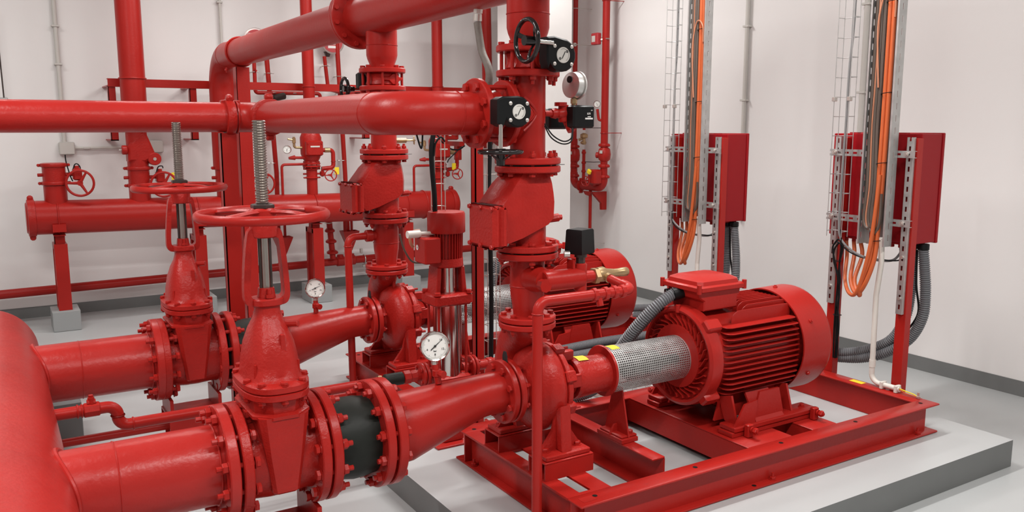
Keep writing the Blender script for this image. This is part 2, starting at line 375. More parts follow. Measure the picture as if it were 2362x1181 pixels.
# ------------------------------------------------------------------ pump
AZ = .615                                    # shaft height
def make_pump():
    t = thing('centrifugal_pump', (1.90, 2.89, .371), 'red end-suction pump of the near set, feeding the tall near riser', 'pump')
    c = V((0, 2.89, AZ))
    def at_x(x): return V((x, 2.89, AZ))
    # volute body
    b = MB()
    b.lathe([(0, .085), (.015, .078), (.03, .085), (.045, .115), (.055, .15), (.075, .178), (.10, .19), (.13, .192), (.155, .18), (.165, .165)], at_x(1.785), X1, 48)
    nk = spline([(1.88, 3.035, .60), (1.88, 3.035, .70), (1.875, 3.01, .78), (1.865, 2.95, .835), (1.858, 2.90, .87), (1.858, 2.89, .895)], 5)
    n = len(nk); b.tube(nk, [.085-.02*i/(n-1) for i in range(n)], 24)
    b.prism([(-.01, 0), (.01, 0), (.004, .11), (-.004, .11)], (1.875, 2.855, .79), (0, 1, 0), Z1, X1, .014)
    b.build('volute_casing', REDC, t)
    # back cover with lugs
    b = MB(); b.lathe([(0, .17), (.004, .176), (.024, .176), (.03, .168), (.034, .15), (.055, .135), (.08, .09), (.12, .07)], at_x(1.95), X1, 40)
    for i in range(8):
        a = 2*PI*(i+.5)/8; p = at_x(1.947)+V((0, math.cos(a)*.172, math.sin(a)*.172))
        R = Matrix.Rotation(a, 3, 'X'); b.box(p+V((.02, 0, 0)), (.05, .035, .05), .006, R)
    b.build('back_cover', REDC, t)
    bolts(t, at_x(1.975), X1, .176, 8, .013, .03, ph=.5, both=False, m=RED)
    flange(t, at_x(1.767), X1, .1325, .026); bolts(t, at_x(1.7505), X1, .107, 8, .0145, .062, ext=.010)
    flange(t, (1.858, 2.89, .889), Z1, .119, .024); bolts(t, (1.858, 2.89, .902), Z1, .098, 8, .0135, .054, ext=.008, flip=True)
    # feet
    for s in (-1, 1):
        b = MB(); yc = 2.89+s*.18
        b.bb((1.80, yc-.055, .371), (2.02, yc+.055, .393), .004)
        b.prism([(-.045, 0), (.05, 0), (.02, .16), (-.03, .19)] if s < 0 else [(-.05, 0), (.045, 0), (.03, .19), (-.02, .16)], (1.885, yc, .392), (0, 1, 0), Z1, X1, .05, .004)
        b.prism([(1.81, .393), (2.01, .393), (1.955, .47), (1.93, .56), (1.89, .56), (1.87, .47)], (0, yc-s*.01-.009, 0), X1, Z1, Y1, .018)
        b.build('foot', REDC, t)
        fb = mesh_of('foot_bolt', lambda q: (q.cyl((0, 0, 0), (0, 0, .003), .02, n=14), hexp(q, .003, .016, .0155)), RED)
        place(fb, 'bolt', t, (1.83, yc, .393)); place(fb, 'bolt', t, (1.99, yc, .393))
    # bearing housing and lantern
    b = MB()
    b.lathe([(0, .088), (.01, .092), (.03, .090), (.16, .082), (.175, .088), (.20, .088), (.205, .06)], at_x(2.075), X1, 36)
    b.build('bearing_housing', REDC, t)
    for lo, hi in (((2.02, 2.875, .70), (2.09, 2.905, .745)), ((2.02, 2.80, .60), (2.08, 2.815, .66)), ((2.02, 2.965, .60), (2.08, 2.98, .66))): b = MB(); b.bb(lo, hi, .004); b.build('bracket_rib', REDC, t)
    b = MB(); b.cyl(at_x(2.01), at_x(2.10), .022, n=16); b.build('shaft', SS, t)
    b = MB(); b.prism([(-.085, 0), (.085, 0), (.03, .22), (-.03, .22)], (2.345, 2.89, .318), Y1, Z1, X1, .008); b.prism([(2.305, .317), (2.395, .317), (2.36, .36), (2.33, .36)], (0, 2.886, 0), X1, Z1, Y1, .01)
    b.bb((2.31, 2.81, .317), (2.40, 2.97, .327), .003)
    b.tube([(2.349, 2.89, .52), (2.27, 2.89, .535)], .012, 8); b.build('support_bracket', RED, t)
    place(fb, 'bolt', t, (2.375, 2.835, .327)); place(fb, 'bolt', t, (2.375, 2.945, .327))
    b = MB(); 
    P = [(x, r) for x, r in ((2.10, .093), (2.155, .0905))]
    for i in range(2):
        r0 = [V((P[i][0], 2.89+P[i][1]*math.sin(a), AZ+P[i][1]*math.cos(a))) for a in [(-.42+.14*k) for k in range(5)]]
        if i == 0: ra = r0
        else: b.grid([ra, r0], close=False)
    tag(b.build('sticker', YEL, t), 'yellow rectangular sticker')
    return t
pump = make_pump()

# ------------------------------------------------------------------ coupling guard
def make_guard():
    t = thing('coupling_guard', (2.45, 2.89, .50), 'perforated metal coupling guard in front of the near motor', 'coupling guard')
    x0, x1, r = 2.262, 2.70, .104; c = V((0, 2.89, AZ+.008)); nu, nv = 62, 40
    b = MB(); vs = []; fs = []
    def P(i, j):
        a = 2*PI*i/nu; return (x0+(x1-x0)*j/nv, c.y+r*math.cos(a), c.z+r*math.sin(a))
    idx = {}
    def vid(i, j):
        k = (round((i % nu)*4)/4, round(j*4)/4)
        if k not in idx: idx[k] = len(b.v); b.v.append(V(P(i, j)))
        return idx[k]
    h = .20
    for j in range(nv):
        for i in range(nu):
            O = [(i, j), (i+1, j), (i+1, j+1), (i, j+1)]; I = [(i+h, j+h), (i+1-h, j+h), (i+1-h, j+1-h), (i+h, j+1-h)]
            edge = j < 1 or j > nv-2
            if edge: b.quad(*[vid(*q) for q in O]); continue
            for k in range(4):
                q = (k+1) % 4; b.quad(vid(*O[k]), vid(*O[q]), vid(*I[q]), vid(*I[k]))
    tag(b.build('perforated_shell', GALV, t, smooth=60), 'galvanized sheet tube full of small square holes')
    b = MB(); b.lathe([(0, .03), (0, .113), (.004, .115), (.010, .115), (.012, .112), (.012, .03)], V((2.25, c.y, c.z)), X1, 40)
    b.build('end_plate', RED, t)
    b = MB(); b.cyl((2.262, c.y, AZ), (2.70, c.y, AZ), .024, n=16); b.cyl((2.40, c.y, AZ), (2.47, c.y, AZ), .06, n=24); b.cyl((2.48, c.y, AZ), (2.56, c.y, AZ), .06, n=24); b.build('shaft_coupling', DSTEEL, t)
    b = MB(); ra = None
    for x in (2.285, 2.33):
        r0 = [V((x, c.y+(r+.0012)*math.sin(a), c.z+(r+.0012)*math.cos(a))) for a in [(-.32+.11*k) for k in range(6)]]
        if ra: b.grid([ra, r0], close=False)
        ra = r0
    tag(b.build('sticker', YEL, t), 'yellow rectangular sticker')
    return t
guard = make_guard()

# ------------------------------------------------------------------ motor
MZ = .628
def make_motor():
    t = thing('electric_motor', (3.1, 2.89, .319), 'red finned electric motor on the near frame, front right', 'motor')
    def c(x): return V((x, 2.89, MZ))
    # core
    b = MB(); b.lathe([(0, .2), (.02, .205), (.6, .205)], c(2.76), X1, 48); b.build('stator_core', RED, t)
    # drive end shield
    b = MB(); b.lathe([(0, .105), (.0, .15), (.022, .15), (.030, .155), (.020, .205), (.004, .212), (0, .222), (.01, .236), (.05, .240), (.075, .234), (.085, .215)], c(2.695), X1, 64)
    for k in range(4):
        a = PI/4+k*PI/2; p = c(2.75)+V((0, math.cos(a)*.235, math.sin(a)*.235)); b.box(p, (.09, .055, .06), .008, Matrix.Rotation(a, 3, 'X'))
    b.cyl(c(2.70)+V((0, 0, .21)), c(2.70)+V((0, 0, .245)), .012, n=12)
    b.build('end_shield', RED, t)
    for k in range(30):
        a0 = 2*PI*k/30; pts = []
        for q in range(7):
            r = .118+.084*q/6; a = a0+.16*math.sin(q/6*PI*1.6); pts.append(c(2.716)+V((0, math.cos(a)*r, math.sin(a)*r)))
        b = MB(); u_ = []
        for i, p in enumerate(pts):
            tan = (pts[min(i+1, 6)]-pts[max(i-1, 0)]).normalized(); sd = tan.cross(X1)*.0028
            u_.append([p-sd, p+sd, p+sd*.6-X1*.019, p-sd*.6-X1*.019])
        b.grid(u_, cap0=True, cap1=True); b.build('shield_rib', RED, t)
    # fins: horizontal on both flanks, upright on top and below
    def fin(y0, y1, z0, z1, xa, xb, vertical):
        b = MB(); e = .03
        if not vertical:
            th = .0042; s = 1 if y1 > y0 else -1
            b.prism([(xa+.012, y0), (xb-.008, y0), (xb, y1-s*.02), (xb-.012, y1-s*.004), (xb-.03, y1), (xa+e, y1), (xa+.008, y1-s*.012), (xa, y1-s*e)], (0, 0, z0-th/2), X1, Y1, Z1, th, .0012)
        else:
            th = .0042; s = 1 if z1 > z0 else -1
            b.prism([(xa, z0), (xb, z0), (xb, z1-s*.02), (xb-.02, z1-s*.002), (xb-.04, z1), (xa+e*1.3, z1), (xa+.012, z1-s*.014), (xa, z1-s*e)], (0, y0-th/2, 0), X1, Z1, Y1, th, .0012)
        b.build('cooling_fin', RED, t)
    for s in (-1, 1):
        for k in range(13):
            z = MZ-.158+k*.0262; dz = z-MZ; R = .238
            yt = min(.232, math.sqrt(.262**2-dz*dz)); yi = math.sqrt(max(.2**2-dz*dz, .01))
            fin(2.89+s*yi*.93, 2.89+s*yt, z, z, 2.79+.004*abs(k-6), 3.305-.003*abs(k-6), False)
        for k in range(6):
            y = .012+k*.027; zi = math.sqrt(.2**2-y*y)*.93; zt = math.sqrt(.262**2-y*y)
            zt = min(zt, .232+.012)
            fin(2.89+s*y, 0, MZ+zi, MZ+zt, (2.99 if y < .13 else 2.90)+.0*k, 3.30, True)
            fin(2.89+s*y, 0, MZ-zi, MZ-min(zt, .238), 2.80, 3.30, True)
    for s in (-1, 1):
        b = MB(); b.prism([(2.80, .335), (3.30, .335), (3.26, .46), (2.84, .46)], (0, 2.89+s*.155-.006, 0), X1, Z1, Y1, .012); b.build('foot_web', RED, t)
    # fan cowl
    b = MB(); b.lathe([(0, .256), (0, .262), (.18, .266), (.20, .262), (.215, .248), (.225, .225), (.228, .08), (.223, .08), (.21, .21), (.18, .25), (.0, .254)], c(3.285), X1, 64, cap=False)
    b.build('fan_cowl', RED, t)
    b = MB(); b.lathe([(0, 0.0), (0, .2), (.004, .2)], c(3.36), X1, 32); b.build('end_bell', DARK, t)  # disc coloured dark for the shade inside the cowl
    for k in range(14):
        b = MB(); b.torus(c(3.512), X1, .012+k*.015, .0022, 28, 5)
        if k < 1: b.bb(c(3.508)+V((0, -.21, -.004)), c(3.511)+V((.003, .21, .004))); b.bb(c(3.508)+V((0, -.004, -.21)), c(3.511)+V((.003, .004, .21)))
        b.build('grille_ring', RED, t)
    sm = mesh_of('cowl_screw', lambda q: (q.lathe([(0, .012), (.004, .011), (.007, .005)], (0, 0, 0), (0, 0, 1), 12), q.cyl((0, 0, .004), (0, 0, .010), .007, n=6)), RED)
    for k in range(6):
        a = PI/2+k*PI/3-.2*0; d = V((0, math.cos(a), math.sin(a))); place(sm, 'screw', t, c(3.36)+d*.264, d)
    # terminal box
    b = MB(); b.prism([(2.735, .945), (3.005, .945), (3.0, .915), (2.985, .90), (2.985, .85), (2.77, .85), (2.77, .895), (2.745, .91)], (0, 2.79, 0), X1, Z1, Y1, .215, .006); tb = b.build('terminal_box', RED, t)
    def rr(x0, x1, y0, y1, q): return [(x0+q, y0), (x1-q, y0), (x1, y0+q), (x1, y1-q), (x1-q, y1), (x0+q, y1), (x0, y1-q), (x0, y0+q)]
    b = MB()
    b.grid([[V((p[0], p[1], z)) for p in rr(2.715+i, 3.015-i, 2.765+i, 3.035-i, .018)] for z, i in ((.945, .004), (.948, 0), (.966, 0), (.972, .006))], cap0=True, cap1=True)
    b.grid([[V((p[0], p[1], z)) for p in rr(2.73+i, 3.0-i, 2.78+i*1.2, 3.02-i*1.2, .02)] for z, i in ((.966, .0), (.990, .006), (1.004, .03), (1.010, .07))], cap0=True, cap1=True)
    for xx in (2.72, 3.01):
        for yy in (2.775, 3.025): b.cyl((xx, yy, .94), (xx, yy, .982), .011, n=10)
    b.build('box_lid', RED, tb)
    # feet
    for s in (-1, 1):
        b = MB(); y = 2.89+s*.25
        b.bb((2.79, y-.05, .319), (3.355, y+.05, .343), .004)
        b.prism([(2.93, .342), (3.14, .342), (3.10, .48), (2.97, .48)], (0, y-.006+s*.02, 0), X1, Z1, Y1, .012)
        b.grid([[V((x, 2.89+s*yy, z)) for x, yy, z in ((2.94, .288, .343), (3.13, .288, .343), (3.10, .17, .50), (2.96, .17, .50))], [V((x, 2.89+s*(yy-.012), z)) for x, yy, z in ((2.94, .288, .343), (3.13, .288, .343), (3.10, .17, .50), (2.96, .17, .50))]], cap0=True, cap1=True)
        b.prism([(2.80, .343), (2.93, .343), (2.94, .45), (2.86, .44)], (0, y-.04 if s < 0 else y+.03, 0), X1, Z1, Y1, .01)
        b.prism([(-.055, .343), (.02, .343), (-.02, .47), (-.10, .45)] if s > 0 else [(-.02, .343), (.055, .343), (.10, .45), (.02, .47)], (2.83, y, 0), Y1, Z1, X1, .012)
        b.prism([(-.055, .343), (.02, .343), (-.02, .47), (-.10, .45)] if s > 0 else [(-.02, .343), (.055, .343), (.10, .45), (.02, .47)], (3.20, y, 0), Y1, Z1, X1, .012)
        b.build('foot', RED, t)
        fb2 = mesh_of('motor_foot_bolt', lambda q: (q.cyl((0, 0, 0), (0, 0, .003), .017, n=14), hexp(q, .003, .014, .012)), RED)
        for xx in (2.85, 3.30): place(fb2, 'bolt', t, (xx, y, .343))
    return t
motor = make_motor()

# ------------------------------------------------------------------ suction line
SZ, SR = .55, .137
def spool():
    t = thing('suction_pipe', (.3, 2.89, .41), 'thick red suction pipe from the header to the near gate valve', 'pipe')
    b = MB(); b.cyl((.02, 2.89, SZ), (.60, 2.89, SZ), SR, n=48); weld(b, (.575, 2.89, SZ), X1, SR+.001, .004); weld(b, (.27, 2.89, SZ), X1, SR, .003)
    b.build('pipe', REDW, t)
    flange(t, (.605, 2.89, SZ), X1, .203, .036, m=REDW); bolts(t, (.630, 2.89, SZ), X1, .178, 12, .0185, .086, ext=.018, flip=True, m=RED)
    b = MB(); b.cyl((.624, 2.89, SZ), (.632, 2.89, SZ), .15, n=40); b.build('gasket', GASK, t)
    return t
sp = spool()
def gate_valve():
    t = thing('gate_valve', (.783, 2.89, .36), 'near rising-stem gate valve with red handwheel and tall steel stem', 'gate valve')
    flange(t, (.650, 2.89, SZ), X1, .203, .034, m=REDC); flange(t, (.915, 2.89, SZ), X1, .203, .034, m=REDC)
    b = MB(); b.lathe([(0, .15), (.03, .142), (.10, .148), (.16, .148), (.23, .142), (.265, .15)], (.65, 2.89, SZ), X1, 48)
    # wedge housing, tapering downwards, bulging to both flanks
    def oct_(z, hx, hy, q):
        return [V((.783+x, 2.89+y, z)) for x, y in ((hx-q, -hy), (hx, -hy+q), (hx, hy-q), (hx-q, hy), (-hx+q, hy), (-hx, hy-q), (-hx, -hy+q), (-hx+q, -hy))]
    b.grid([oct_(.455, .040, .150, .012), oct_(.462, .046, .158, .012), oct_(.60, .066, .166, .014), oct_(.715, .083, .172, .02), oct_(.735, .085, .172, .02)], cap0=True, cap1=True)
    b.grid([oct_(.722, .088, .160, .05), oct_(.727, .098, .176, .055), oct_(.738, .098, .176, .055), oct_(.743, .09, .165, .05)], cap0=True, cap1=True)
    b.grid([oct_(.74, .084, .158, .05), oct_(.80, .092, .165, .05)], cap0=True, cap1=True)
    b.build('body', REDC, t)
    def oval(z, hx, hy, n=40):
        return [V((.783+hx*math.copysign(abs(math.cos(a))**.72, math.cos(a)), 2.89+hy*math.copysign(abs(math.sin(a))**.72, math.sin(a)), z)) for a in [2*PI*k/n for k in range(n)]]
    b = MB(); b.grid([oval(.790, .108, .180), oval(.794, .114, .186), oval(.812, .114, .186), oval(.815, .110, .182)], cap0=True, cap1=True)
    b.build('body_flange', REDC, t)
    b = MB(); b.grid([oval(.817, .110, .182), oval(.820, .114, .186), oval(.838, .114, .186), oval(.843, .108, .18), oval(.846, .098, .145), oval(.86, .094, .130), oval(.90, .090, .124), oval(.96, .080, .108), oval(1.01, .064, .080), oval(1.045, .048, .055), oval(1.07, .042, .044), oval(1.09, .042, .044)], cap0=True, cap1=True)
    for k in range(4):
        a = PI/4+k*PI/2
        d = V((math.cos(a)*.085, math.sin(a)*.115, 0)); p0 = V((.783, 2.89, .85))+d; b.prism([(-.006, 0), (.006, 0), (.004, .055), (-.004, .055)], p0-V((0, 0, 0)), V((-math.sin(a), math.cos(a), 0)), Z1, V((math.cos(a), math.sin(a), 0)), .022)
    for s in (-1, 1): b.prism([(-.008, 0), (.008, 0), (.006, .06), (-.006, .06)], (.783+.02, 2.89+s*.10-.01, .94), X1, Z1, Y1, .02)
    b.build('bonnet', REDC, t)
    bm = bolt_mesh(.0135, .05, True, .006, RED)
    for k in range(10):
        a = 2*PI*(k+.5)/10; p = (.783+.102*math.copysign(abs(math.cos(a))**.72, math.cos(a)), 2.89+.170*math.copysign(abs(math.sin(a))**.72, math.sin(a)), .817); place(bm, 'bolt', t, p, -Z1, k)
    # gland, yoke
    b = MB(); b.grid([oval(1.09, .05, .05), oval(1.094, .054, .054), oval(1.112, .054, .054), oval(1.116, .05, .05)], cap0=True, cap1=True)
    b.grid([oval(1.116, .03, .03), oval(1.15, .026, .026)], cap0=True, cap1=True)
    for s in (-1, 1): b.cyl((.783, 2.89+s*.036, 1.10), (.783, 2.89+s*.036, 1.15), .007, n=8); b.lathe([(0, .013), (.012, .013)], (.783, 2.89+s*.036, 1.118), Z1, 6)
    b.build('gland', REDC, t)
    b = MB()
    arm = [(.026, .0), (.060, .004), (.074, .018), (.079, .05), (.074, .14), (.064, .225), (.056, .262), (.04, .275), (.026, .275)]
    inn = [(.026, .24), (.040, .238), (.046, .225), (.053, .14), (.058, .06), (.054, .036), (.040, .03), (.026, .03)]
    for s in (-1, 1):
        o_ = [V((.783+s*x, 2.89, 1.085+z)) for x, z in spline([V((x, z, 0)) for x, z in arm], 3) for _ in (0,)] if False else None
        outer = [(p.x, p.y) for p in spline([V((x, z, 0)) for x, z in arm], 3)]
        inner = [(p.x, p.y) for p in spline([V((x, z, 0)) for x, z in inn], 3)]
        m_ = min(len(outer), len(inner)); outer = outer[:m_]; inner = inner[::-1][:m_]
        rings = []
        for (xo, zo), (xi, zi) in zip([outer[int(i*(len(outer)-1)/20)] for i in range(21)], [inner[int(i*(len(inner)-1)/20)] for i in range(21)]):
            rings.append([V((.783+s*xo, 2.89-.016, 1.085+zo)), V((.783+s*xo, 2.89+.016, 1.085+zo)), V((.783+s*xi, 2.89+.022, 1.085+zi)), V((.783+s*xi, 2.89-.022, 1.085+zi))])
        b.grid(rings, cap0=True, cap1=True)
    b.lathe([(0, .040), (.004, .045), (.045, .047), (.052, .043)], (.783, 2.89, 1.325), Z1, 28)
    b.build('yoke', REDC, t)
    # stem
    b = MB(); b.cyl((.783, 2.89, 1.10), (.783, 2.89, 1.33), .0165, n=20)
    tag(b.build('stem', STEM, t), 'smooth oily steel stem between the yoke arms')
    for s in (-1, 1): b = MB(); b.cyl((.783+s*.018, 2.886, 1.13), (.783+s*.018, 2.886, 1.33), .005, n=8); b.build('stem_guide', DSTEEL, t)
    pr = []; z = 0
    while z < .285: pr += [(z, .0185), (z+.003, .0228), (z+.0045, .0228), (z+.0075, .0185)]; z += .0088
    b = MB(); b.lathe(pr, (.783, 2.89, 1.432), Z1, 20); tag(b.build('threaded_stem', STEM, t, smooth=20), 'tall threaded steel stem standing above the handwheel')
    b = MB(); b.lathe([(0, .038), (.003, .041), (.012, .041), (.016, .035)], (.783, 2.89, 1.424), Z1, 6); b.build('stem_nut', DSTEEL, t)
    # handwheel
    hw = MB(); R = .213
    prof = [(R+.013*math.cos(a), .0165*math.sin(a)) for a in [2*PI*k/10 for k in range(10)]]
    hw.grid([[V((.783+r*math.cos(A), 2.89+r*math.sin(A), 1.402+z)) for r, z in prof] for A in [2*PI*k/64 for k in range(65)]])
    hw.lathe([(0, .040), (.004, .046), (.022, .046), (.030, .036)], (.783, 2.89, 1.396), Z1, 28)
    wheel = hw.build('handwheel', RED, t)
    for k in range(4):
        a = k*PI/2+.55; d = V((math.cos(a), math.sin(a), 0)); s_ = V((-d.y, d.x, 0)); b = MB(); rings = []
        for q in range(9):
            r = .03+(R-.035)*q/8; wv = .026-.010*math.sin(q/8*PI) if q else .03; zz = 1.413-.012*(q/8)**1.2+.004*math.sin(q/8*PI); off = s_*(.02*math.sin(q/8*PI))
            p = V((.783, 2.89, zz))+d*r+off; rings.append([p-s_*wv*.8, p-s_*wv*.5+Z1*.007, p+s_*wv*.5+Z1*.007, p+s_*wv*.8, p+s_*wv*.4-Z1*.006, p-s_*wv*.4-Z1*.006])
        b.grid(rings, cap0=True, cap1=True); b.build('spoke', RED, wheel)
    # plug on bonnet neck
    b = MB(); b.cyl((.83, 2.86, 1.02), (.87, 2.82, 1.025), .012, n=8, b=.002); b.build('plug', RED, t)
    return t
gv = gate_valve()
def joint():
    t = thing('rubber_expansion_joint', (1.06, 2.89, .36), 'black rubber expansion joint between red flanges on the near suction line', 'expansion joint')
    flange(t, (.958, 2.89, SZ), X1, .203, .034, m=RED); flange(t, (1.158, 2.89, SZ), X1, .203, .034, m=RED)
    bolts(t, (.937, 2.89, SZ), X1, .178, 12, .0185, .080, ext=.018, m=RED); bolts(t, (1.182, 2.89, SZ), X1, .178, 12, .0185, .082, ext=.012, flip=True, m=RED)
    b = MB(); b.lathe([(0, .145), (.012, .142), (.04, .146), (.08, .153), (.12, .152), (.15, .146), (.165, .145)], (.976, 2.89, SZ), X1, 48); tag(b.build('bellows', RUB, t), 'black rubber sleeve')
    for x in (.936, 1.181): b = MB(); b.cyl((x, 2.89, SZ), (x+.003, 2.89, SZ), .15, n=40); b.build('gasket', GASK, t)
    return t
rj = joint()
def reducer():
    t = thing('eccentric_reducer', (1.5, 2.89, .42), 'red tapering reducer with a pressure gauge, leading into the near pump', 'reducer')
    flange(t, (1.205, 2.89, SZ), X1, .203, .036, m=RED)
    rings = []
    for x, q in ((1.215, 0), (1.27, 0), (1.30, .02), (1.62, .96), (1.66, 1), (1.73, 1)):
        r = SR+(.086-SR)*q; z = SZ+SR-r+(AZ+.086-(SZ+SR))*q
        rings.append([V((x, 2.89+r*math.cos(a), z+r*math.sin(a))) for a in [2*PI*k/48 for k in range(48)]])
    b = MB(); b.grid(rings); b.build('cone', RED, t)
    flange(t, (1.733, 2.89, AZ), X1, .1325, .026)
    return t
rd = reducer()
b = MB(); b.cyl((1.7455, 2.89, AZ), (1.7545, 2.89, AZ), .11, n=36)
b.prism([(-.016, 0), (.016, 0), (.016, .05), (.008, .068), (-.008, .068), (-.016, .05)], (1.747, 2.89, AZ+.10), Y1, Z1, X1, .005)
tag(b.build('gasket_tab', GASK, pump), 'dark gasket with an upright tab')

# dials
def ticks(b, c, u, v, n_, R0, R1, k, w_=.0006, a0=-math.radians(225), a1=math.radians(45)):
    for i in range(k+1):
        a = a0+(a1-a0)*i/k; d = u*math.cos(a)+v*math.sin(a); s = d.cross(n_)*w_; r0 = R0 if i % 5 else R0-.004
        b.pts([c+d*r0-s, c+d*r0+s, c+d*R1+s, c+d*R1-s]); q = len(b.v)-4; b.quad(q, q+1, q+2, q+3)
def gauge(name, base, c, nd, R, label, cat='pressure gauge', needle=-.1, numbers=('0', '4', '8', '12', '16'), depth=None, stub=RED, group=None, fitting=True):
    """dial gauge: centre c, face direction nd, radius R, standing on base"""
    c = V(c); nd = V(nd).normalized(); base = V(base)
    t = thing(name, base, label, cat, group)
    u = Z1.cross(nd).normalized(); v = nd.cross(u); d = depth or R*.6
    b = MB(); b.lathe([(0, R*.9), (d*.1, R*.97), (d*.85, R*.97), (d*.85, R*1.04), (d, R*1.04), (d+.003, R*.99), (d, R*.9), (d*.8, R*.885), (d*.8, .001)], c-nd*d, nd, 40, cap=False, u=u)
    tag(b.build('case', SS, t), 'round stainless steel case')
    fc = c-nd*(d*.18)
    b = MB(); b.lathe([(0, .0), (0, R*.885)], fc, nd, 40, cap=False); dl = b.build('dial', DIAL, t); tag(dl, 'white dial with black scale')
    b = MB(); ticks(b, fc+nd*.0012, u, v, nd, R*.76, R*.84, 40, R*.007)
    b.build('scale', INK, dl)
    for i, s in enumerate(numbers):
        a = -math.radians(225)+math.radians(270)*i/(len(numbers)-1); text(s, R*.2, fc+nd*.0012+u*math.cos(a)*R*.58+v*math.sin(a)*R*.58, u, nd, INK, dl)
    text('bar', R*.17, fc+nd*.0012-v*R*.34, u, nd, INK, dl)
    b = MB(); dd = u*math.cos(needle)+v*math.sin(needle); s = dd.cross(nd)
    p = fc+nd*.003; b.grid([[p-dd*R*.4-s*R*.03, p-dd*R*.4+s*R*.03], [p-s*R*.035, p+s*R*.035], [p+dd*R*.72-s*R*.006, p+dd*R*.72+s*R*.006]], close=False); b.cyl(p-nd*.001, p+nd*.002, R*.08, n=14); b.build('needle', INK, t)
    if fitting:
        e = c-nd*d*.5-Z1*R*.98; L = (e-base).length
        b = MB(); b.tube([e, e-Z1*min(.03, L*.4)], .011, 8); b.lathe([(0, .014), (.014, .014)], e-Z1*.018, Z1, 6); b.build('stem_fitting', ZINC, t)
        b = MB(); b.tube([base, e-Z1*.02], .0135, 12); h = base+(e-base)*.45; b.cyl(h-Z1*.014, h+Z1*.014, .019, n=8, b=.003); b.tube([h, h+V((.01, -.035, 0))], .012, 8); b.cyl(h+V((.008, -.03, 0)), h+V((.011, -.04, 0)), .016, n=8)
        b.build('gauge_cock', stub, t)
    return t
gA = at(727, 665, Y=4.41)
gauge('pressure_gauge', at(729, 722, Y=4.41), gA, (-.30, -1, .08), .052, 'round white-faced gauge on the far red reducer', needle=.42)
gB = at(1004, 799, Y=2.89)
gauge('pressure_gauge', at(1012, 885, Y=2.89), gB, (-.25, -1, .06), .058, 'large round white-faced gauge on the near red reducer, in front of the jockey pump', needle=.72)

# ------------------------------------------------------------------ discharge riser pieces
RX = 1.858
def riser_lower():
    t = thing('discharge_pipe', (RX, 2.89, .90), 'short red flanged riser with a swelling body, above the near pump', 'pipe')
    b = MB(); b.lathe([(0, .058), (.03, .058), (.06, .062), (.11, .070), (.14, .0715), (.147, .0715), (.155, .0715), (.28, .0715)], (RX, 2.89, .905), Z1, 40); weld(b, (RX, 2.89, 1.052), Z1, .0715, .0028); b.build('pipe', RED, t)
    flange(t, (RX, 2.89, .917), Z1, .119, .024); flange(t, (RX, 2.89, 1.180), Z1, .1275, .026)
    return t
rl = riser_lower()
def check_valve():
    t = thing('check_valve', (RX, 2.89, 1.195), 'big red swing check valve with a square side cover, above the near pump', 'check valve')
    flange(t, (RX, 2.89, 1.212), Z1, .1275, .026, m=REDC); flange(t, (RX, 2.89, 1.531), Z1, .134, .026, m=REDC)
    bolts(t, (RX, 2.89, 1.196), Z1, .106, 8, .0145, .060, ext=.010, flip=True); bolts(t, (RX, 2.89, 1.548), Z1, .110, 8, .0145, .062, ext=.010)
    b = MB()
    b.prism([(1.775, 1.525), (1.935, 1.525), (1.957, 1.36), (1.955, 1.335), (1.925, 1.30), (1.735, 1.232), (1.70, 1.232), (1.70, 1.39), (1.64, 1.39)][::-1], (0, 2.80, 0), X1, Z1, Y1, .18, .012) if False else None
    # faceted body as cross-sections from bottom to top
    def sec(z, xl, xr, hy, q=.02): return [V((x, y, z)) for x, y in ((xr-q, 2.89-hy), (xr, 2.89-hy+q*1.5), (xr, 2.89+hy-q*1.5), (xr-q, 2.89+hy), (xl+q, 2.89+hy), (xl, 2.89+hy-q), (xl, 2.89-hy+q), (xl+q, 2.89-hy))]
    b.grid([sec(1.245, 1.690, 1.74, .088), sec(1.262, 1.675, 1.80, .09), sec(1.31, 1.672, 1.92, .092), sec(1.335, 1.672, 1.945, .092), sec(1.40, 1.672, 1.948, .092), sec(1.435, 1.70, 1.945, .09), sec(1.475, 1.73, 1.94, .086), sec(1.50, 1.755, 1.935, .08), sec(1.522, 1.775, 1.93, .075)], cap0=True, cap1=True)
    b.cyl((RX, 2.89, 1.20), (RX, 2.89, 1.34), .076, n=32)
    b.build('body', REDC, t)
    b = MB(); b.box((1.655, 2.83, 1.318), (.034, .20, .165), .012); b.build('cover_seat', REDC, t)
    b = MB(); b.box((1.621, 2.83, 1.318), (.034, .205, .17), .014)
    cvr = b.build('cover', REDC, t)
    cb = bolt_mesh(.0095, .002, False, -.005, RED)
    for z in (1.245, 1.39):
        for y in (2.745, 2.83, 2.915): place(cb, 'bolt', cvr, (1.606, y, z), X1)
    b = MB(); b.cyl((1.94, 2.86, 1.325), (1.985, 2.845, 1.33), .017, n=8, b=.003); b.cyl((1.98, 2.846, 1.33), (1.995, 2.842, 1.331), .012, n=6); b.build('plug', REDC, t)
    b = MB(); b.cyl((RX, 2.89, 1.193), (RX, 2.89, 1.199), .108, n=36); b.build('gasket', GASK, t)
    b = MB(); b.cyl((RX, 2.89, 1.5445), (RX, 2.89, 1.5505), .112, n=36); b.bb((1.95, 2.83, 1.546), (2.0, 2.842, 1.548)); b.build('gasket', GASK, t)
    return t
cv = check_valve()
def riser_upper():
    t = thing('discharge_pipe', (RX, 2.89, 1.55), 'tall smooth red riser pipe between check valve and upper butterfly valve, near', 'pipe')
    b = MB(); b.cyl((RX, 2.89, 1.55), (RX, 2.89, 1.92), .0715, n=40); b.build('pipe', RED, t)
    flange(t, (RX, 2.89, 1.564), Z1, .134, .026); flange(t, (RX, 2.89, 1.907), Z1, .127, .026)
    return t
ru = riser_upper()
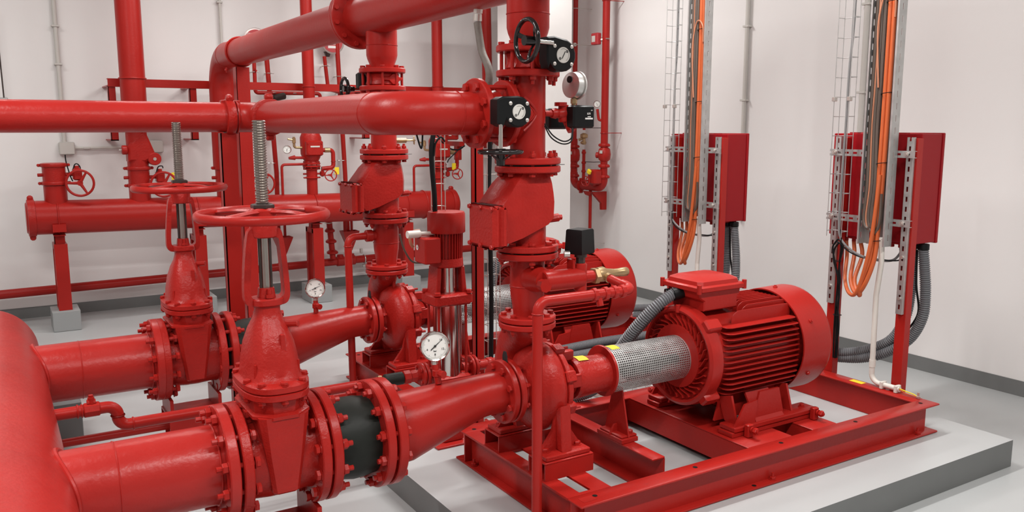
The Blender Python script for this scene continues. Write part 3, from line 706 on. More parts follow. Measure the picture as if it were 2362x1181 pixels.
def gearbox(parent, c, R, wheel_c, wheel_ax, wheel_r, shaft0):
    """gear operator facing -Y: round cover, finned case, shaft and handwheel"""
    c = V(c); wheel_c = V(wheel_c); a = V(wheel_ax).normalized()
    b = MB()
    pl = [(R*math.cos(q), R*math.sin(q)) for q in [math.radians(d) for d in range(-150, 91, 20)]]
    pl += [(-R*1.15, R*.95), (-R*1.55, R*.75), (-R*1.55, -R*.75), (-R*1.1, -R*.95)] if abs(a.z) > .5 else [(-R*.6, R*1.12), (-R*1.15, R*1.05), (-R*1.15, -R*.3), (-R*1.0, -R*.8)]
    b.prism(pl, c+V((0, .0, 0)), X1, Z1, Y1, .062, .006); g = b.build('gearbox', BLACK, parent); tag(g, 'black gear housing with round indicator plate')
    b = MB(); b.cyl(c+V((0, .06, 0)), c+V((0, .10, 0)), R*.5, n=24); b.build('mounting_neck', RED, parent)
    b = MB(); b.cyl(c+V((0, -.004, 0)), c+V((0, .001, 0)), R*.48, n=32, b=.001); pl_ = b.build('indicator_plate', LAB, g)
    b = MB(); dd = c+V((0, -.0046, 0))
    for q in range(26):
        q0 = math.radians(-60+q*7)
        r0, r1 = R*.36, R*.385; P = [dd+X1*(r*math.cos(z_))*1+Z1*(r*math.sin(z_)) for r, z_ in ((r0, q0), (r1, q0), (r1, q0+.08), (r0, q0+.08))]; b.pts(P); k = len(b.v)-4; b.quad(k, k+1, k+2, k+3)
    for s in (-1, 1): b.torus(dd+X1*s*R*.26+Z1*s*R*.22, Y1, R*.07, R*.018, 12, 4); b.cyl(dd+X1*s*R*.26+Z1*s*R*.22, dd+X1*s*R*.26+Z1*s*R*.22-Y1*.0004, R*.03, n=8)
    b.prism([(-.14*R, -.2*R), (-.10*R, -.24*R), (.14*R, .2*R), (.10*R, .24*R)], dd, X1, Z1, -Y1, .0004)
    b.build('indicator_marks', INK, pl_)
    for q in (40, 140, 220, 320):
        z_ = math.radians(q); b = MB(); b.lathe([(0, .0075), (.005, .0075), (.007, .004)], c+V((R*.82*math.cos(z_), .002, R*.82*math.sin(z_))), -Y1, 10); b.build('screw', ZINC, g)
    b = MB(); b.cyl(shaft0, wheel_c, .0085, n=14); tag(b.build('shaft', SS, parent), 'bright steel shaft')
    # wheel
    _, u, v = frame(a); b = MB(); b.torus(wheel_c, a, wheel_r, wheel_r*.115, 48, 10); b.cyl(wheel_c-a*.012, wheel_c+a*.05, .019, .016, n=18)
    hwl = b.build('handwheel', BLKG, parent); tag(hwl, 'glossy black handwheel')
    for k in range(3):
        q = 2*PI*k/3+.4; d = u*math.cos(q)+v*math.sin(q); s = a.cross(d); rings = []
        for i in range(7):
            f = i/6; p = wheel_c+d*(.012+(wheel_r-.014)*f)+a*(.03*(1-f)**2); wv = .013-.004*math.sin(f*PI)
            rings.append([p-s*wv, p-s*wv*.5+a*.005, p+s*wv*.5+a*.005, p+s*wv, p-a*.003])
        b = MB(); b.grid(rings, cap0=True, cap1=True); b.build('spoke', BLKG, hwl)
def butterfly_top():
    t = thing('butterfly_valve', (RX, 2.89, 1.921), 'wafer butterfly valve on top of the near riser, upright black handwheel at its side', 'butterfly valve')
    b = MB(); b.lathe([(0, .085), (.008, .092), (.026, .086), (.045, .086), (.06, .092), (.068, .085)], (RX, 2.89, 1.921), Z1, 36)
    b.cyl((RX, 2.89, 1.955), (RX, 2.78, 1.955), .034, n=20); b.box((RX+.03, 2.79, 1.955), (.10, .03, .05), .006)
    b.build('body', REDC, t)
    bolts(t, (RX, 2.89, 1.955), Z1, .106, 8, .0145, .122, ext=.016, flip=True)
    gearbox(t, (1.888, 2.69, 1.968), .062, (1.715, 2.675, 2.012), (1, 0, 0), .076, (1.84, 2.69, 2.01))
    return t
bt = butterfly_top()
def top_reducer():
    t = thing('concentric_reducer', (RX, 2.89, 1.99), 'red reducer widening into the vertical pipe at the top, near', 'reducer')
    flange(t, (RX, 2.89, 2.003), Z1, .127, .026)
    b = MB(); b.lathe([(0, .068), (.012, .068), (.04, .070), (.065, .080), (.085, .085), (.13, .085), (.32, .085), (.55, .085)], (RX, 2.89, 2.0), Z1, 40); weld(b, (RX, 2.89, 2.138), Z1, .085, .0028); b.build('cone', RED, t)
    return t
tr = top_reducer()

# ------------------------------------------------------------------ second set = copies of the first
index_kids()
clone(skid, D2, 'red steel channel base frame of the far pump set')
clone(pump, D2, 'red end-suction pump of the far set, left of the steel jockey pump')
clone(guard, D2, 'perforated metal coupling guard of the far pump, seen behind the jockey pump')
clone(motor, D2, 'red finned electric motor of the far set, partly behind the near riser')
clone(sp, D2, 'thick red suction pipe from the header to the far gate valve')
clone(gv, D2+V((-.015, 0, 0)), 'far rising-stem gate valve with red handwheel and tall steel stem')
clone(rj, D2, 'black rubber expansion joint behind the near gate valve, on the far suction line')
clone(rd, D2, 'red tapering reducer leading into the far pump')
clone(rl, D2, 'short red flanged riser with a swelling body, above the far pump')
clone(cv, D2+V((0, 0, 0)), 'red swing check valve with a square side cover, above the far pump')
fu = clone(ru, D2, 'red riser between check valve and butterfly valve, far, behind the curved pipe')
clone(tr, D2+V((0, 0, 0)), 'red reducer joining the far riser to the overhead header')
FX, FY = RX+D2.x, 2.89+D2.y
def butterfly_far():
    t = thing('butterfly_valve', (FX, FY, 1.921), 'wafer butterfly valve on top of the far riser, black handwheel to its left', 'butterfly valve')
    b = MB(); b.lathe([(0, .085), (.008, .092), (.026, .086), (.045, .086), (.06, .092), (.068, .085)], (FX, FY, 1.921), Z1, 36)
    b.prism([(-.055, -.006), (-.02, -.008), (0, -.028), (.02, -.028), (.04, -.008), (.06, -.006), (.06, .008), (.04, .01), (.02, .028), (0, .028), (-.02, .01), (-.055, .008)], (FX+.02, FY-.098, 1.955), X1, Z1, Y1, .012, .002)
    b.build('body', REDC, t)
    bolts(t, (FX, FY, 1.955), Z1, .106, 8, .0145, .122, ext=.016, flip=True)
    # gear operator on the wall side, wheel to the left
    b = MB(); b.box((FX-.03, FY+.16, 1.955), (.11, .06, .09), .01); b.build('gearbox', BLACK, t)
    c = V((1.66, FY, 0)); wc = at(795, 205, Y=FY+.12); b = MB(); b.cyl((FX-.07, FY+.14, wc.z), wc, .009, n=12); b.build('shaft', SS, t)
    b = MB(); b.torus(wc, X1, .058, .009, 36, 8); b.cyl(wc-X1*.008, wc+X1*.055, .017, .013, n=14)
    w_ = b.build('handwheel', BLKG, t)
    for k in range(3):
        q = 2*PI*k/3+.4; d = V((0, math.cos(q), math.sin(q))); b = MB(); b.tube([wc+X1*.03, wc+d*.03+X1*.012, wc+d*.056], [.012, .010, .007], 6); b.build('spoke', BLKG, w_)
    return t
butterfly_far()

# ------------------------------------------------------------------ suction header (left edge of the picture)
HX, HR, HYE = -.085, .232, 5.02
t = thing('suction_header', (HX, 3.2, .28), 'very thick red suction header with domed end, at the left edge', 'header pipe')
b = MB(); b.lathe([(0, HR), (3.62+.0, HR), (3.66, HR*.985), (3.70, HR*.94), (3.745, HR*.83), (3.78, HR*.66), (3.80, HR*.45), (3.812, HR*.2), (3.815, .0)], (HX, HYE-3.70, SZ), Y1, 64); b.build('pipe', REDW, t)
for yy, rr_ in ((2.89, SR), (Y2, SR)):
    b = MB(); P = []
    for k in range(48):
        a = 2*PI*k/48; dy = rr_*1.03*math.cos(a); dz = rr_*1.03*math.sin(a); P.append(V((HX+math.sqrt(HR**2-dz**2)+.004, yy+dy, SZ+dz)))
    b.tube(P, .009, 8, closed=True); b.build('weld_bead', REDW, t)

# ------------------------------------------------------------------ near T-branch, side valve and the curved pipe
BZ = 1.75
t = thing('tee_branch', (1.78, 2.89, 1.68), 'red stub branching left from the near riser with diamond weld plate', 'pipe branch')
b = MB(); b.cyl((1.74, 2.89, BZ), (1.87, 2.89, BZ), .0715, n=32); b.build('pipe', RED, t)
b = MB()
P = []
for k in range(40):
    a = 2*PI*k/40; y = .0715*math.cos(a); P.append(V((RX-(.0725)*abs(math.sin(math.acos(max(-1, min(1, y/.0725)))))+abs(0), 2.89+y*1.0, BZ+.0715*math.sin(a))))
b.tube(P, .004, 6, closed=True); b.build('weld_bead', RED, t)
b = MB(); b.tube(spline([at(1208, 222, Y=2.8185), at(1226, 240, Y=2.818), at(1238, 262, Y=2.8215), at(1226, 284, Y=2.818), at(1208, 302, Y=2.8185)], 4), .005, 6); b.build('weld_seam', RED, t)
flange(t, (1.742, 2.89, BZ), X1, .130, .024)
t = thing('butterfly_valve', (1.68, 2.89, 1.62), 'butterfly valve in the curved branch, gearbox with black handwheel lying flat below', 'butterfly valve')
b = MB(); b.lathe([(0, .08), (.006, .09), (.03, .084), (.06, .09), (.07, .08)], (1.642, 2.89, BZ), X1, 36); b.cyl((1.69, 2.89, BZ), (1.69, 2.78, BZ), .03, n=20)
b.build('body', DARK if False else REDC, t)
bolts(t, (1.680, 2.89, BZ), X1, .108, 8, .0165, .148, ext=.004)
gearbox(t, (1.690, 2.69, BZ+.004), .058, (1.617, 2.70, 1.607), (0, 0, -1), .078, (1.617, 2.70, 1.72))
for o in list(t.children):
    pass
t = thing('branch_pipe', (1.32, 3.6, 1.66), 'red curved pipe with long-radius elbow, sweeping from the near riser to the left', 'pipe')
flange(t, (1.618, 2.89, BZ), X1, .134, .026)
XE = 1.305
b = MB(); b.cyl((1.61, 2.89, BZ), (XE+.225, 2.89, BZ), .0825, n=40); weld(b, (XE+.225, 2.89, BZ), X1, .0825, .0025); b.build('pipe', RED, t)
b = MB(); b.tube(fillet([(XE+.225, 2.89, BZ), (XE, 2.89, BZ), (XE, 3.115, BZ)], .2249, 16), .0825, 40); weld(b, (XE, 3.12, BZ), Y1, .0825, .0025); b.build('elbow', RED, t)
b = MB(); b.cyl((XE, 3.115, BZ), (XE, 4.55, BZ), .0825, n=40); b.build('pipe', RED, t)
LY, LX = 4.78, 1.20
def coupling(parent, c, ax, R, w_=.045, lug=V((0, 0, 1)), m=REDC, name='coupling'):
    c = V(c); a = V(ax).normalized(); lug = V(lug); b = MB()
    b.lathe([(0, R), (.003, R+.012), (w_*.3, R+.015), (w_*.7, R+.015), (w_-.003, R+.012), (w_, R)], c-a*w_/2, a, 36)
    for s in (-1, 1):
        p = c+lug*s*(R+.022); sd = a.cross(lug).normalized()
        b.tube([p-sd*.022, p-sd*.015, p+sd*.015, p+sd*.022], [w_*.24, w_*.40, w_*.40, w_*.24], 10)
    return b.build(name, m, parent)
t = thing('grooved_elbow', (1.27, 4.75, 1.66), 'red grooved elbow held by two bolted couplings, behind the tall steel stem', 'pipe elbow')
pth = fillet([(XE, 4.55, BZ), (XE, LY, BZ), (1.10, LY, BZ)], .15, 12)
b = MB(); b.tube(pth, .081, 32); b.build('elbow', RED, t)
coupling(t, (XE, 4.60, BZ), Y1, .084, .05, Z1); coupling(t, (1.135, LY, BZ), X1, .084, .05, V((0, -.3, 1)).normalized())
t = thing('overhead_pipe', (-1, LY, 1.66), 'long horizontal red pipe running out of the left edge', 'pipe')
b = MB(); b.cyl((-2.99, LY, BZ), (1.11, LY, BZ), .080, n=40); b.build('pipe', REDW, t)

# post under the horizontal pipe with strap
def post(name, x, y, z0, z1, w_, d, label, cat='support post', base=True):
    t = thing(name, (x, y, z0), label, cat)
    b = MB(); b.bb((x-w_/2, y-d/2, z0+.01), (x-w_/2+.006, y+d/2, z1)); b.bb((x-w_/2, y-d/2, z0+.01), (x+w_/2, y-d/2+.006, z1)); b.bb((x-w_/2, y+d/2-.006, z0+.01), (x+w_/2, y+d/2, z1)); b.build('channel', RED, t)
    if base: b = MB(); b.bb((x-w_/2-.04, y-d/2-.04, z0), (x+w_/2+.04, y+d/2+.04, z0+.01)); b.build('base_plate', RED, t)
    return t
px = at(530, 300, Y=LY)
t = post('pipe_stand', px.x-.015, LY, .001, 1.665, .085, .06, 'red channel post holding up the long horizontal pipe', 'support post')
b = MB(); b.torus((px.x-.01, LY, BZ), X1, .087, .005, 36, 6); b.torus((px.x+.035, LY, BZ), X1, .087, .005, 36, 6); b.build('strap', RED, t)
b = MB(); q = at(530, 242, Y=LY); b.box((q.x, LY, q.z+.0), (.10, .05, .05), .004); b.build('clamp_plate', RED, t)

# ------------------------------------------------------------------ overhead discharge header along Y
HDX, HDZ = 1.852, 2.312
t = thing('discharge_header', (HDX, 5, 2.18), 'thick red overhead header running from the near top towards the far wall', 'header pipe')
b = MB(); b.cyl((HDX, 2.2, HDZ), (HDX, 4.62, HDZ), .114, n=48)
b.build('pipe', RED, t)
flange(t, (HDX, 4.62, HDZ), Y1, .178, .028); bolts(t, (HDX, 4.635, HDZ), Y1, .155, 12, .014, .06, ext=.006)
flange(t, (HDX, 4.65, HDZ), Y1, .178, .028)
MY = 8.0
b = MB(); b.cyl((HDX, 4.65, HDZ), (HDX, MY-.30, HDZ), .112, n=40); b.build('pipe', RED, t)
b = MB(); b.tube(fillet([(HDX, MY-.30, HDZ), (HDX, MY, HDZ), (HDX, MY, HDZ-.31)], .299, 14), .112, 36); weld(b, (HDX, MY-.30, HDZ), Y1, .112, .003); b.build('elbow', RED, t)
b = MB(); b.cyl((HDX, MY, HDZ-.30), (HDX, MY, 1.335), .112, n=36); b.build('drop_pipe', RED, t)
b = MB(); b.torus((HDX, MY-.70, HDZ), Y1, .119, .008, 36, 8); 
for s in (-1, 1): b.cyl((HDX+s*.119, MY-.70, HDZ-.13), (HDX+s*.119, MY-.70, HDZ-.17), .007, n=8); b.lathe([(0, .014), (.014, .014)], (HDX+s*.119, MY-.70, HDZ-.155), Z1, 6)
t2 = post('header_stand', HDX, MY-.70, .001, HDZ-.125, .11, .10, 'tall red channel post under the far end of the overhead header')
b.build('u_bolt', RED, t2)
index_kids()

# ------------------------------------------------------------------ pressure switch / relief set of the near pump
t = thing('relief_assembly', (1.85, 2.80, 1.05), 'red side fitting on the near riser with brass relief valve and return pipe', 'relief valve')
RZ = 1.09; RY = 2.745
b = MB(); b.tube([(RX, 2.84, RZ), (RX, 2.79, RZ), (RX-.005, RY, RZ)], [.062, .050, .045], 24); b.cyl((RX-.02, RY, RZ), (RX+.17, RY, RZ), .041, n=28, b=.004); b.build('side_branch', RED, t)
b = MB(); b.lathe([(0, .028), (.02, .024), (.035, .024)], (RX-.03, RY-.04, RZ-.01), (0, 1, 0), 8); b.build('hex_plug', RED, t)
b = MB(); b.cyl((RX+.165, RY, RZ-.055), (RX+.165, RY, RZ+.06), .026, n=20, b=.004); b.cyl((RX+.115, RY, RZ), (RX+.23, RY, RZ), .024, n=18, b=.003); b.box((RX+.125, RY+.01, RZ+.035), (.012, .05, .09), .004); b.build('cross_fitting', RED, t)
b = MB(); b.lathe([(0, .022), (.004, .034), (.026, .034), (.03, .025)], (RX+.225, RY, RZ), X1, 6); b.lathe([(0, .030), (.03, .032), (.05, .022), (.09, .017), (.12, .017), (.13, .019), (.155, .019), (.16, .016)], (RX+.25, RY, RZ+.003), X1, 20)
b.cyl((RX+.285, RY, RZ), (RX+.285, RY-.04, RZ-.01), .020, n=14); b.build('brass_relief_valve', BRASS, t)
b = MB(); ret = fillet([(RX+.285, RY-.03, RZ-.008), (RX+.33, RY-.105, RZ-.045), (1.735, RY-.14, RZ-.105+.06), (1.735, RY-.14, .20)], .03, 8)
b.tube([V((RX+.285, RY-.03, RZ-.008)), V((RX+.315, RY-.08, RZ-.03))], .018, 14)
b.tube(fillet([(RX+.315, RY-.08, RZ-.03), (RX+.345, RY-.14, RZ-.045), (RX+.20, RY-.14, RZ-.045)], .035, 8), .021, 14)
b.tube(fillet([(RX+.24, RY-.14, RZ-.045), (1.722, RY-.14, RZ-.045), (1.722, RY-.14, .01)], .04, 8), .0205, 18)
rp = b.build('return_pipe', RED, t)
for x in (RX+.26, RX+.22, RX+.175, RX+.12): b = MB(); b.lathe([(0, .024), (.003, .027), (.018, .027), (.021, .024)], (x, RY-.14, RZ-.045), X1, 8); b.build('union', RED, t)
b = MB(); b.cyl((RX+.15, RY-.14, RZ-.045), (RX+.15, RY-.155, RZ-.09), .014, n=8); b.build('drain_plug', RED, t); b = MB(); weld(b, (1.722, RY-.14, RZ-.09), Z1, .0215, .003); b.build('weld_ring', RED, t)
b = MB(); b.cyl((1.722, RY-.14, .0005), (1.722, RY-.14, .012), .035, n=20); b.build('floor_collar', RED, t)
t = thing('pressure_switch', (RX+.165, RY, RZ+.06), 'black box pressure switch on the near riser side fitting', 'pressure switch')
b = MB(); b.cyl((RX+.165, RY, RZ+.058), (RX+.165, RY, RZ+.085), .019, n=6); b.cyl((RX+.165, RY, RZ+.085), (RX+.165, RY, RZ+.10), .026, n=16); b.build('socket', DSTEEL, t)
b = MB(); R_ = Matrix.Rotation(.35, 3, 'Z')
b.grid([[V((RX+.16, RY, z))+R_ @ V(p) for p in ((x, -y, 0), (x, y, 0), (-x, y, 0), (-x, -y, 0))] for z, x, y in ((RZ+.10, .044, .040), (RZ+.105, .047, .042), (RZ+.195, .044, .038), (RZ+.20, .040, .035))], cap0=True, cap1=True); b.build('housing', BLACK, t)
b = MB(); p = V((RX+.11, RY, RZ+.10)); b.cyl(p, p+V((-.02, .01, .0)), .014, n=10); b.build('cable_gland', ZINC, t)
# pressure switch and gauge on the near upper riser
t = thing('flow_fitting', (1.98, 2.89, 1.70), 'dark red cross fitting carrying two black pressure switches on the near riser', 'pipe fitting')
fz = at(1295, 262, Y=2.86).z; b = MB()
b.cyl((RX+.06, 2.86, fz), (RX+.26, 2.86, fz+.0), .0125, n=14)
q = at(1300, 262, Y=2.86); b.lathe([(0, .018), (.02, .022), (.03, .018), (.05, .026), (.09, .024)], (q.x-.06, 2.86, fz), X1, 12)
b.cyl((q.x, 2.86, fz-.035), (q.x, 2.86, fz+.035), .022, n=14, b=.004); b.cyl((q.x-.015, 2.86, fz+.03), (q.x-.015, 2.86, fz+.045), .026, n=8)
b.tube([(q.x+.015, 2.86, fz-.02), (q.x+.02, 2.83, fz-.07)], [.022, .018], 10); b.cyl((q.x+.03, 2.86, fz-.005), (q.x+.09, 2.86, fz+.005), .017, n=10)
b.build('cross', RED, t)
def switch_box(px0, py0, px1, py1, Yp, label, txt=False):
    a = at(px0, py1, Y=Yp); c = at(px1, py0, Y=Yp); t = thing('pressure_switch', ((a.x+c.x)/2, Yp, a.z), label, 'pressure switch')
    b = MB(); b.bb((a.x, Yp, a.z), (c.x, Yp+.055, c.z), .007); h = b.build('housing', BLACK, t)
    b = MB(); b.bb((a.x-.003, Yp+.05, a.z+.004), (c.x+.003, Yp+.058, c.z-.004), .003); b.build('rear_plate', BLACK, t)
    if txt:
        text('KPI', .012, (c.x-.032, Yp-.0006, a.z+.058), X1, -Y1, LABW, h); text('I 0', .007, (c.x-.018, Yp-.0006, a.z+.072), X1, -Y1, LABW, h)
        b = MB(); b.bb((c.x-.05, Yp-.0008, a.z+.036), (c.x-.012, Yp, a.z+.042)); b.bb((c.x-.038, Yp-.0008, a.z+.045), (c.x-.022, Yp, a.z+.048)); b.build('rating_label', LABW, h)
    return t
switch_box(1323, 243, 1373, 296, 2.79, 'black pressure switch box with white print, right side of the near riser', True)
switch_box(1268, 250, 1312, 298, 2.94, 'black pressure switch box half hidden behind the cross fitting at the near riser')
t = thing('pressure_gauge', at(1322, 232, Y=2.86), 'steel back of a round gauge on a brass fitting, right of near riser', 'pressure gauge')
gc = at(1315, 196, Y=2.86); nd = V((-1, -.12, .05)).normalized()
b = MB(); b.lathe([(0, .054), (.028, .054), (.03, .057), (.036, .057), (.038, .05)], gc+V((.012, 0, 0)), -nd*1, 36) if False else b.lathe([(-.004, 0), (0, .045), (.003, .052), (.028, .054), (.029, .050), (.034, .050), (.035, .058), (.042, .058), (.044, .052)], gc, -nd, 40)
tag(b.build('case', SSB, t), 'grey steel gauge case seen from the back')
b = MB(); b.cyl(gc+nd*.006+V((0, 0, .022)), gc+nd*.001+V((0, 0, .022)), .014, n=20); b.build('vent_plug', BLACK, t)
b = MB(); b.lathe([(0, .014), (.02, .014)], gc+V((.02, 0, -.075)), Z1, 6); b.cyl(gc+V((.02, 0, -.10)), gc+V((.02, 0, -.05)), .010, n=10); b.lathe([(0, .016), (.014, .016)], gc+V((.024, 0, -.095)), Z1, 6); b.build('brass_fitting', BRASS, t)
t = tag(MB().tube(spline([at(1256, 285, Y=2.82), at(1275, 312, Y=2.80), at(1300, 326, Y=2.79), at(1318, 318, Y=2.79), at(1320, 295, Y=2.80)], 8), .0028, 8).tube(spline([at(1256, 290, Y=2.82), at(1272, 318, Y=2.80), at(1298, 332, Y=2.79), at(1318, 325, Y=2.79), at(1322, 296, Y=2.80)], 8), .0028, 8).build('switch_cable', BLACK), 'two thin black cables looping below the pressure switch', 'cable')

# far riser side pipe and the floor drain run
t = thing('bypass_pipe', (1.66, Y2, .05), 'slim red pipe from the far riser down to a floor run towards the left', 'pipe')
a0 = V((FX-.05, FY, 1.095)); b = MB()
b.tube(fillet([a0, (1.655, FY, 1.095), (1.662, FY, .20)], .045, 8), .0205, 16)
b.cyl((1.76, FY, 1.095), (1.80, FY, 1.095), .034, n=16, b=.004); b.cyl((FX-.10, FY, 1.095), (FX-.06, FY, 1.095), .028, n=16); weld(b, (1.655, FY, 1.045), Z1, .0215, .003)
b.build('pipe', RED, t)
fr = [(1.662, FY, .24), (1.662, FY, .19), (1.60, FY, .19), (.12, FY, .19)]
b = MB(); b.tube(fillet([(1.662, FY, .26), (1.662, FY, .20), (.16, FY, .20)], .035, 6), .0205, 14); weld(b, (1.662, FY, .25), Z1, .0215, .003); b.build('floor_run', RED, t)
b = MB(); b.torus((1.50, FY, .20), X1, .023, .004, 16, 6); b.cyl((1.50, FY, .0), (1.50, FY, .18), .005, n=8); b.build('clip', RED, t)

# ------------------------------------------------------------------ jockey pump
JX, JY = 1.86, 3.62
t = thing('jockey_pump', (JX, JY, .151), 'slim vertical multistage pump with polished steel barrel and red motor', 'pump')
def jz(py, px=1008): return at(px, py, Y=JY).z
b = MB(); b.bb((JX-.11, JY-.10, .141), (JX+.14, JY+.13, .152), .002); b.build('base_plate', RED, t)
bz0, bz1 = jz(920), jz(862)
b = MB(); b.box((JX, JY, (bz0+bz1)/2), (.19, .15, bz1-bz0), .012); b.bb((JX-.055, JY-.06, .152), (JX+.055, JY+.06, bz0+.01), .006); b.build('base_casting', REDC, t)
zt = jz(700)
b = MB(); b.cyl((JX, JY, bz1-.01), (JX, JY, zt+.01), .070, n=40); tag(b.build('barrel', SS, t), 'polished stainless steel barrel')
for sx in (-1, 1):
    for sy in (-1, 1): b = MB(); b.cyl((JX+sx*.074, JY+sy*.055, bz1-.01), (JX+sx*.074, JY+sy*.055, zt+.01), .007, n=8); b.build('tie_rod', REDC, t)
z2 = jz(678)
b = MB(); b.box((JX, JY, (zt+z2)/2), (.205, .165, z2-zt+.01), .010); b.build('head_flange', REDC, t)
z3 = jz(615); z4 = jz(600)
for sx in (-1, 1):
    b = MB(); b.prism([(sx*.085, z2), (sx*.06, z2), (sx*.052, z3), (sx*.072, z3)], (JX, JY-.05, 0), X1, Z1, Y1, .10, .003); b.build('lantern_leg', REDC, t)
b = MB(); b.lathe([(0, .078), (.005, .082), (z4-z3+.01, .080)], (JX, JY, z3), Z1, 32); b.build('lantern_ring', REDC, t)
b = MB(); b.cyl((JX, JY, z2), (JX, JY, z3), .048, n=24); b.build('coupling_screen', SS, t)
for sx in (-1, 1):
    for sy in (-1, 1): place(mesh_of('foot_bolt', None, RED), 'bolt', t, (JX+sx*.085, JY+sy*.065, z2+.004))
z5 = jz(535); z6 = jz(488)
b = MB(); b.cyl((JX, JY, z4), (JX, JY, z5+.01), .066, n=32); b.build('motor_core', REDC, t)
for k in range(34):
    a = 2*PI*k/34
    if abs((a-PI*1.0+PI) % (2*PI)-PI) < .35: continue
    d = V((math.cos(a), math.sin(a), 0)); b = MB(); b.prism([(.06, z4+.004), (.078, z4+.004), (.081, z5), (.06, z5)], V((JX, JY, 0))-V((-d.y, d.x, 0))*.0016, d, Z1, V((-d.y, d.x, 0)), .0032); b.build('cooling_fin', RED, t)
b = MB(); b.box((JX-.108, JY-.015, (z4+z5)/2-.012), (.085, .12, .125), .006); tb = b.build('terminal_box', RED, t)
b = MB(); b.lathe([(0, 0), (0, .013)], (JX-.1515, JY+.01, (z4+z5)/2), -X1, 24, cap=False); tag(b.build('round_label', LABW, tb), 'small white round label'); text('a', .014, (JX-.1522, JY+.01, (z4+z5)/2), -Y1, -X1, INK, tb)
b = MB(); oc = [(.088*math.cos(q)*1.02, .088*math.sin(q)*1.02) for q in [2*PI*(k+.5)/16 for k in range(16)]]
b.grid([[V((JX+x*s, JY+y*s, z)) for x, y in oc] for z, s in ((z5-.004, 1.0), (z5, 1.03), (z6-.012, 1.03), (z6-.002, .98), (z6+.001, .6))], cap0=True, cap1=True); b.build('fan_cover', RED, t)
# side flanges and pipes
jfz = jz(868, 950)
for s in (-1, 1):
    b = MB(); b.cyl((JX+s*.08, JY, jfz), (JX+s*.21, JY, jfz), .026, n=20); b.build('port', REDC, t)
    flange(t, (JX+s*.125, JY, jfz), X1, .058, .016, n=32); flange(t, (JX+s*.145, JY, jfz), X1, .058, .016, n=32); bolts(t, (JX+s*.135, JY, jfz), X1, .045, 4, .009, .036, ext=.004)
b = MB(); b.cyl((JX+.20, JY, jfz), (JX+.42, JY, jfz), .026, n=16); b.lathe([(0, .028), (.006, .033), (.03, .033), (.036, .028)], (JX+.22, JY, jfz), X1, 8); b.cyl((JX+.40, JY, jfz), (JX+.40, JY, .30), .02, n=12); b.build('outlet_pipe', RED, t)
# jockey suction line
t = thing('jockey_suction_line', (1.0, JY, jfz), 'thin red pipe line with cock and dog-leg from the header to the jockey pump', 'pipe')
xl = JX-.19
b = MB(); b.lathe([(0, .026), (.004, .034), (.035, .034), (.04, .028), (.052, .03), (.07, .03)], (xl-.055, JY, jfz), X1, 8); b.build('union', RED, t)
b = MB(); b.cyl((xl-.15, JY, jfz), (xl-.055, JY, jfz), .031, n=20, b=.004); tag(b.build('rubber_sleeve', RUB, t), 'short black rubber sleeve')
b = MB(); b.lathe([(0, .022), (.003, .029), (.02, .029), (.024, .022)], (xl-.185, JY, jfz), X1, 8); b.cyl((xl-.17, JY, jfz), (xl-.145, JY, jfz), .02, n=12); b.build('brass_union', BRASS, t)
xd = at(272, 960, Y=JY).x
b = MB(); up = jfz+.085; b.tube(fillet([(xl-.17, JY, jfz), (xd, JY, jfz), (xd, JY, up), (.10, JY, up)], .04, 8), .0235, 16)
for x in (.22, .235, .26): weld(b, (x, JY, up), X1, .025, .0035)
weld(b, (xd, JY, jfz+.045), Z1, .0245, .0035); weld(b, (xd, JY, up-.04), Z1, .0245, .0035); weld(b, (xd+.055, JY, jfz), X1, .0245, .0035)
b.build('pipe', RED, t)
b = MB(); q = at(210, 925, Y=JY); b.cyl((q.x, JY, up), (q.x, JY, up+.05), .013, n=10); b.cyl((q.x-.016, JY, up+.03), (q.x+.016, JY, up+.03), .013, n=8); b.lathe([(0, .017), (.012, .017)], (q.x, JY, up+.022), Z1, 6); b.cyl((q.x, JY, up+.05), (q.x, JY, up+.06), .009, n=8); b.build('air_cock', RED, t)
b = MB(); b.cyl((q.x-.03, JY, up), (q.x+.03, JY, up), .030, n=8, b=.004); b.build('tee', RED, t)

# supports under the gate valves
def saddle(y, label):
    t = thing('valve_support', (.79, y, 0), label, 'support')
    b = MB(); b.bb((.66, y-.12, .26), (.92, y+.12, .27), .002); b.bb((.66, y-.12, .20), (.92, y-.112, .26)); b.bb((.66, y+.112, .20), (.92, y+.12, .26)); b.build('top_channel', RED, t)
    for s in (-1, 1):
        b = MB(); b.bb((.79+s*.115-.008, y-.12, .27), (.79+s*.115+.008, y+.12, .36)); b.build('cradle_plate', RED, t)
        b = MB(); b.bb((.79+s*.09-.03, y-.10, .012), (.79+s*.09+.03, y-.094, .20)); b.bb((.79+s*.09-.03, y+.094, .012), (.79+s*.09+.03, y+.10, .20)); b.bb((.79+s*.09-.003, y-.10, .012), (.79+s*.09+.003, y+.10, .20)); b.build('leg', RED, t)
    b = MB(); b.bb((.64, y-.14, .001), (.94, y+.14, .012)); b.build('base_plate', RED, t)
saddle(2.89, 'red steel support under the near gate valve'); saddle(Y2, 'red steel support under the far gate valve')
t = thing('concrete_block', (.2, 3.9, 0), 'dark grey concrete block on the floor beside the suction header', 'block')
b = MB(); b.bb((at(190, 1000, Z=0.0).x-.35, at(190, 1000, Z=0.0).y-.12, .0005), (at(190, 1000, Z=0.0).x, at(190, 1000, Z=0.0).y+.12, .22), .004); b.build('block', DGREY, t)

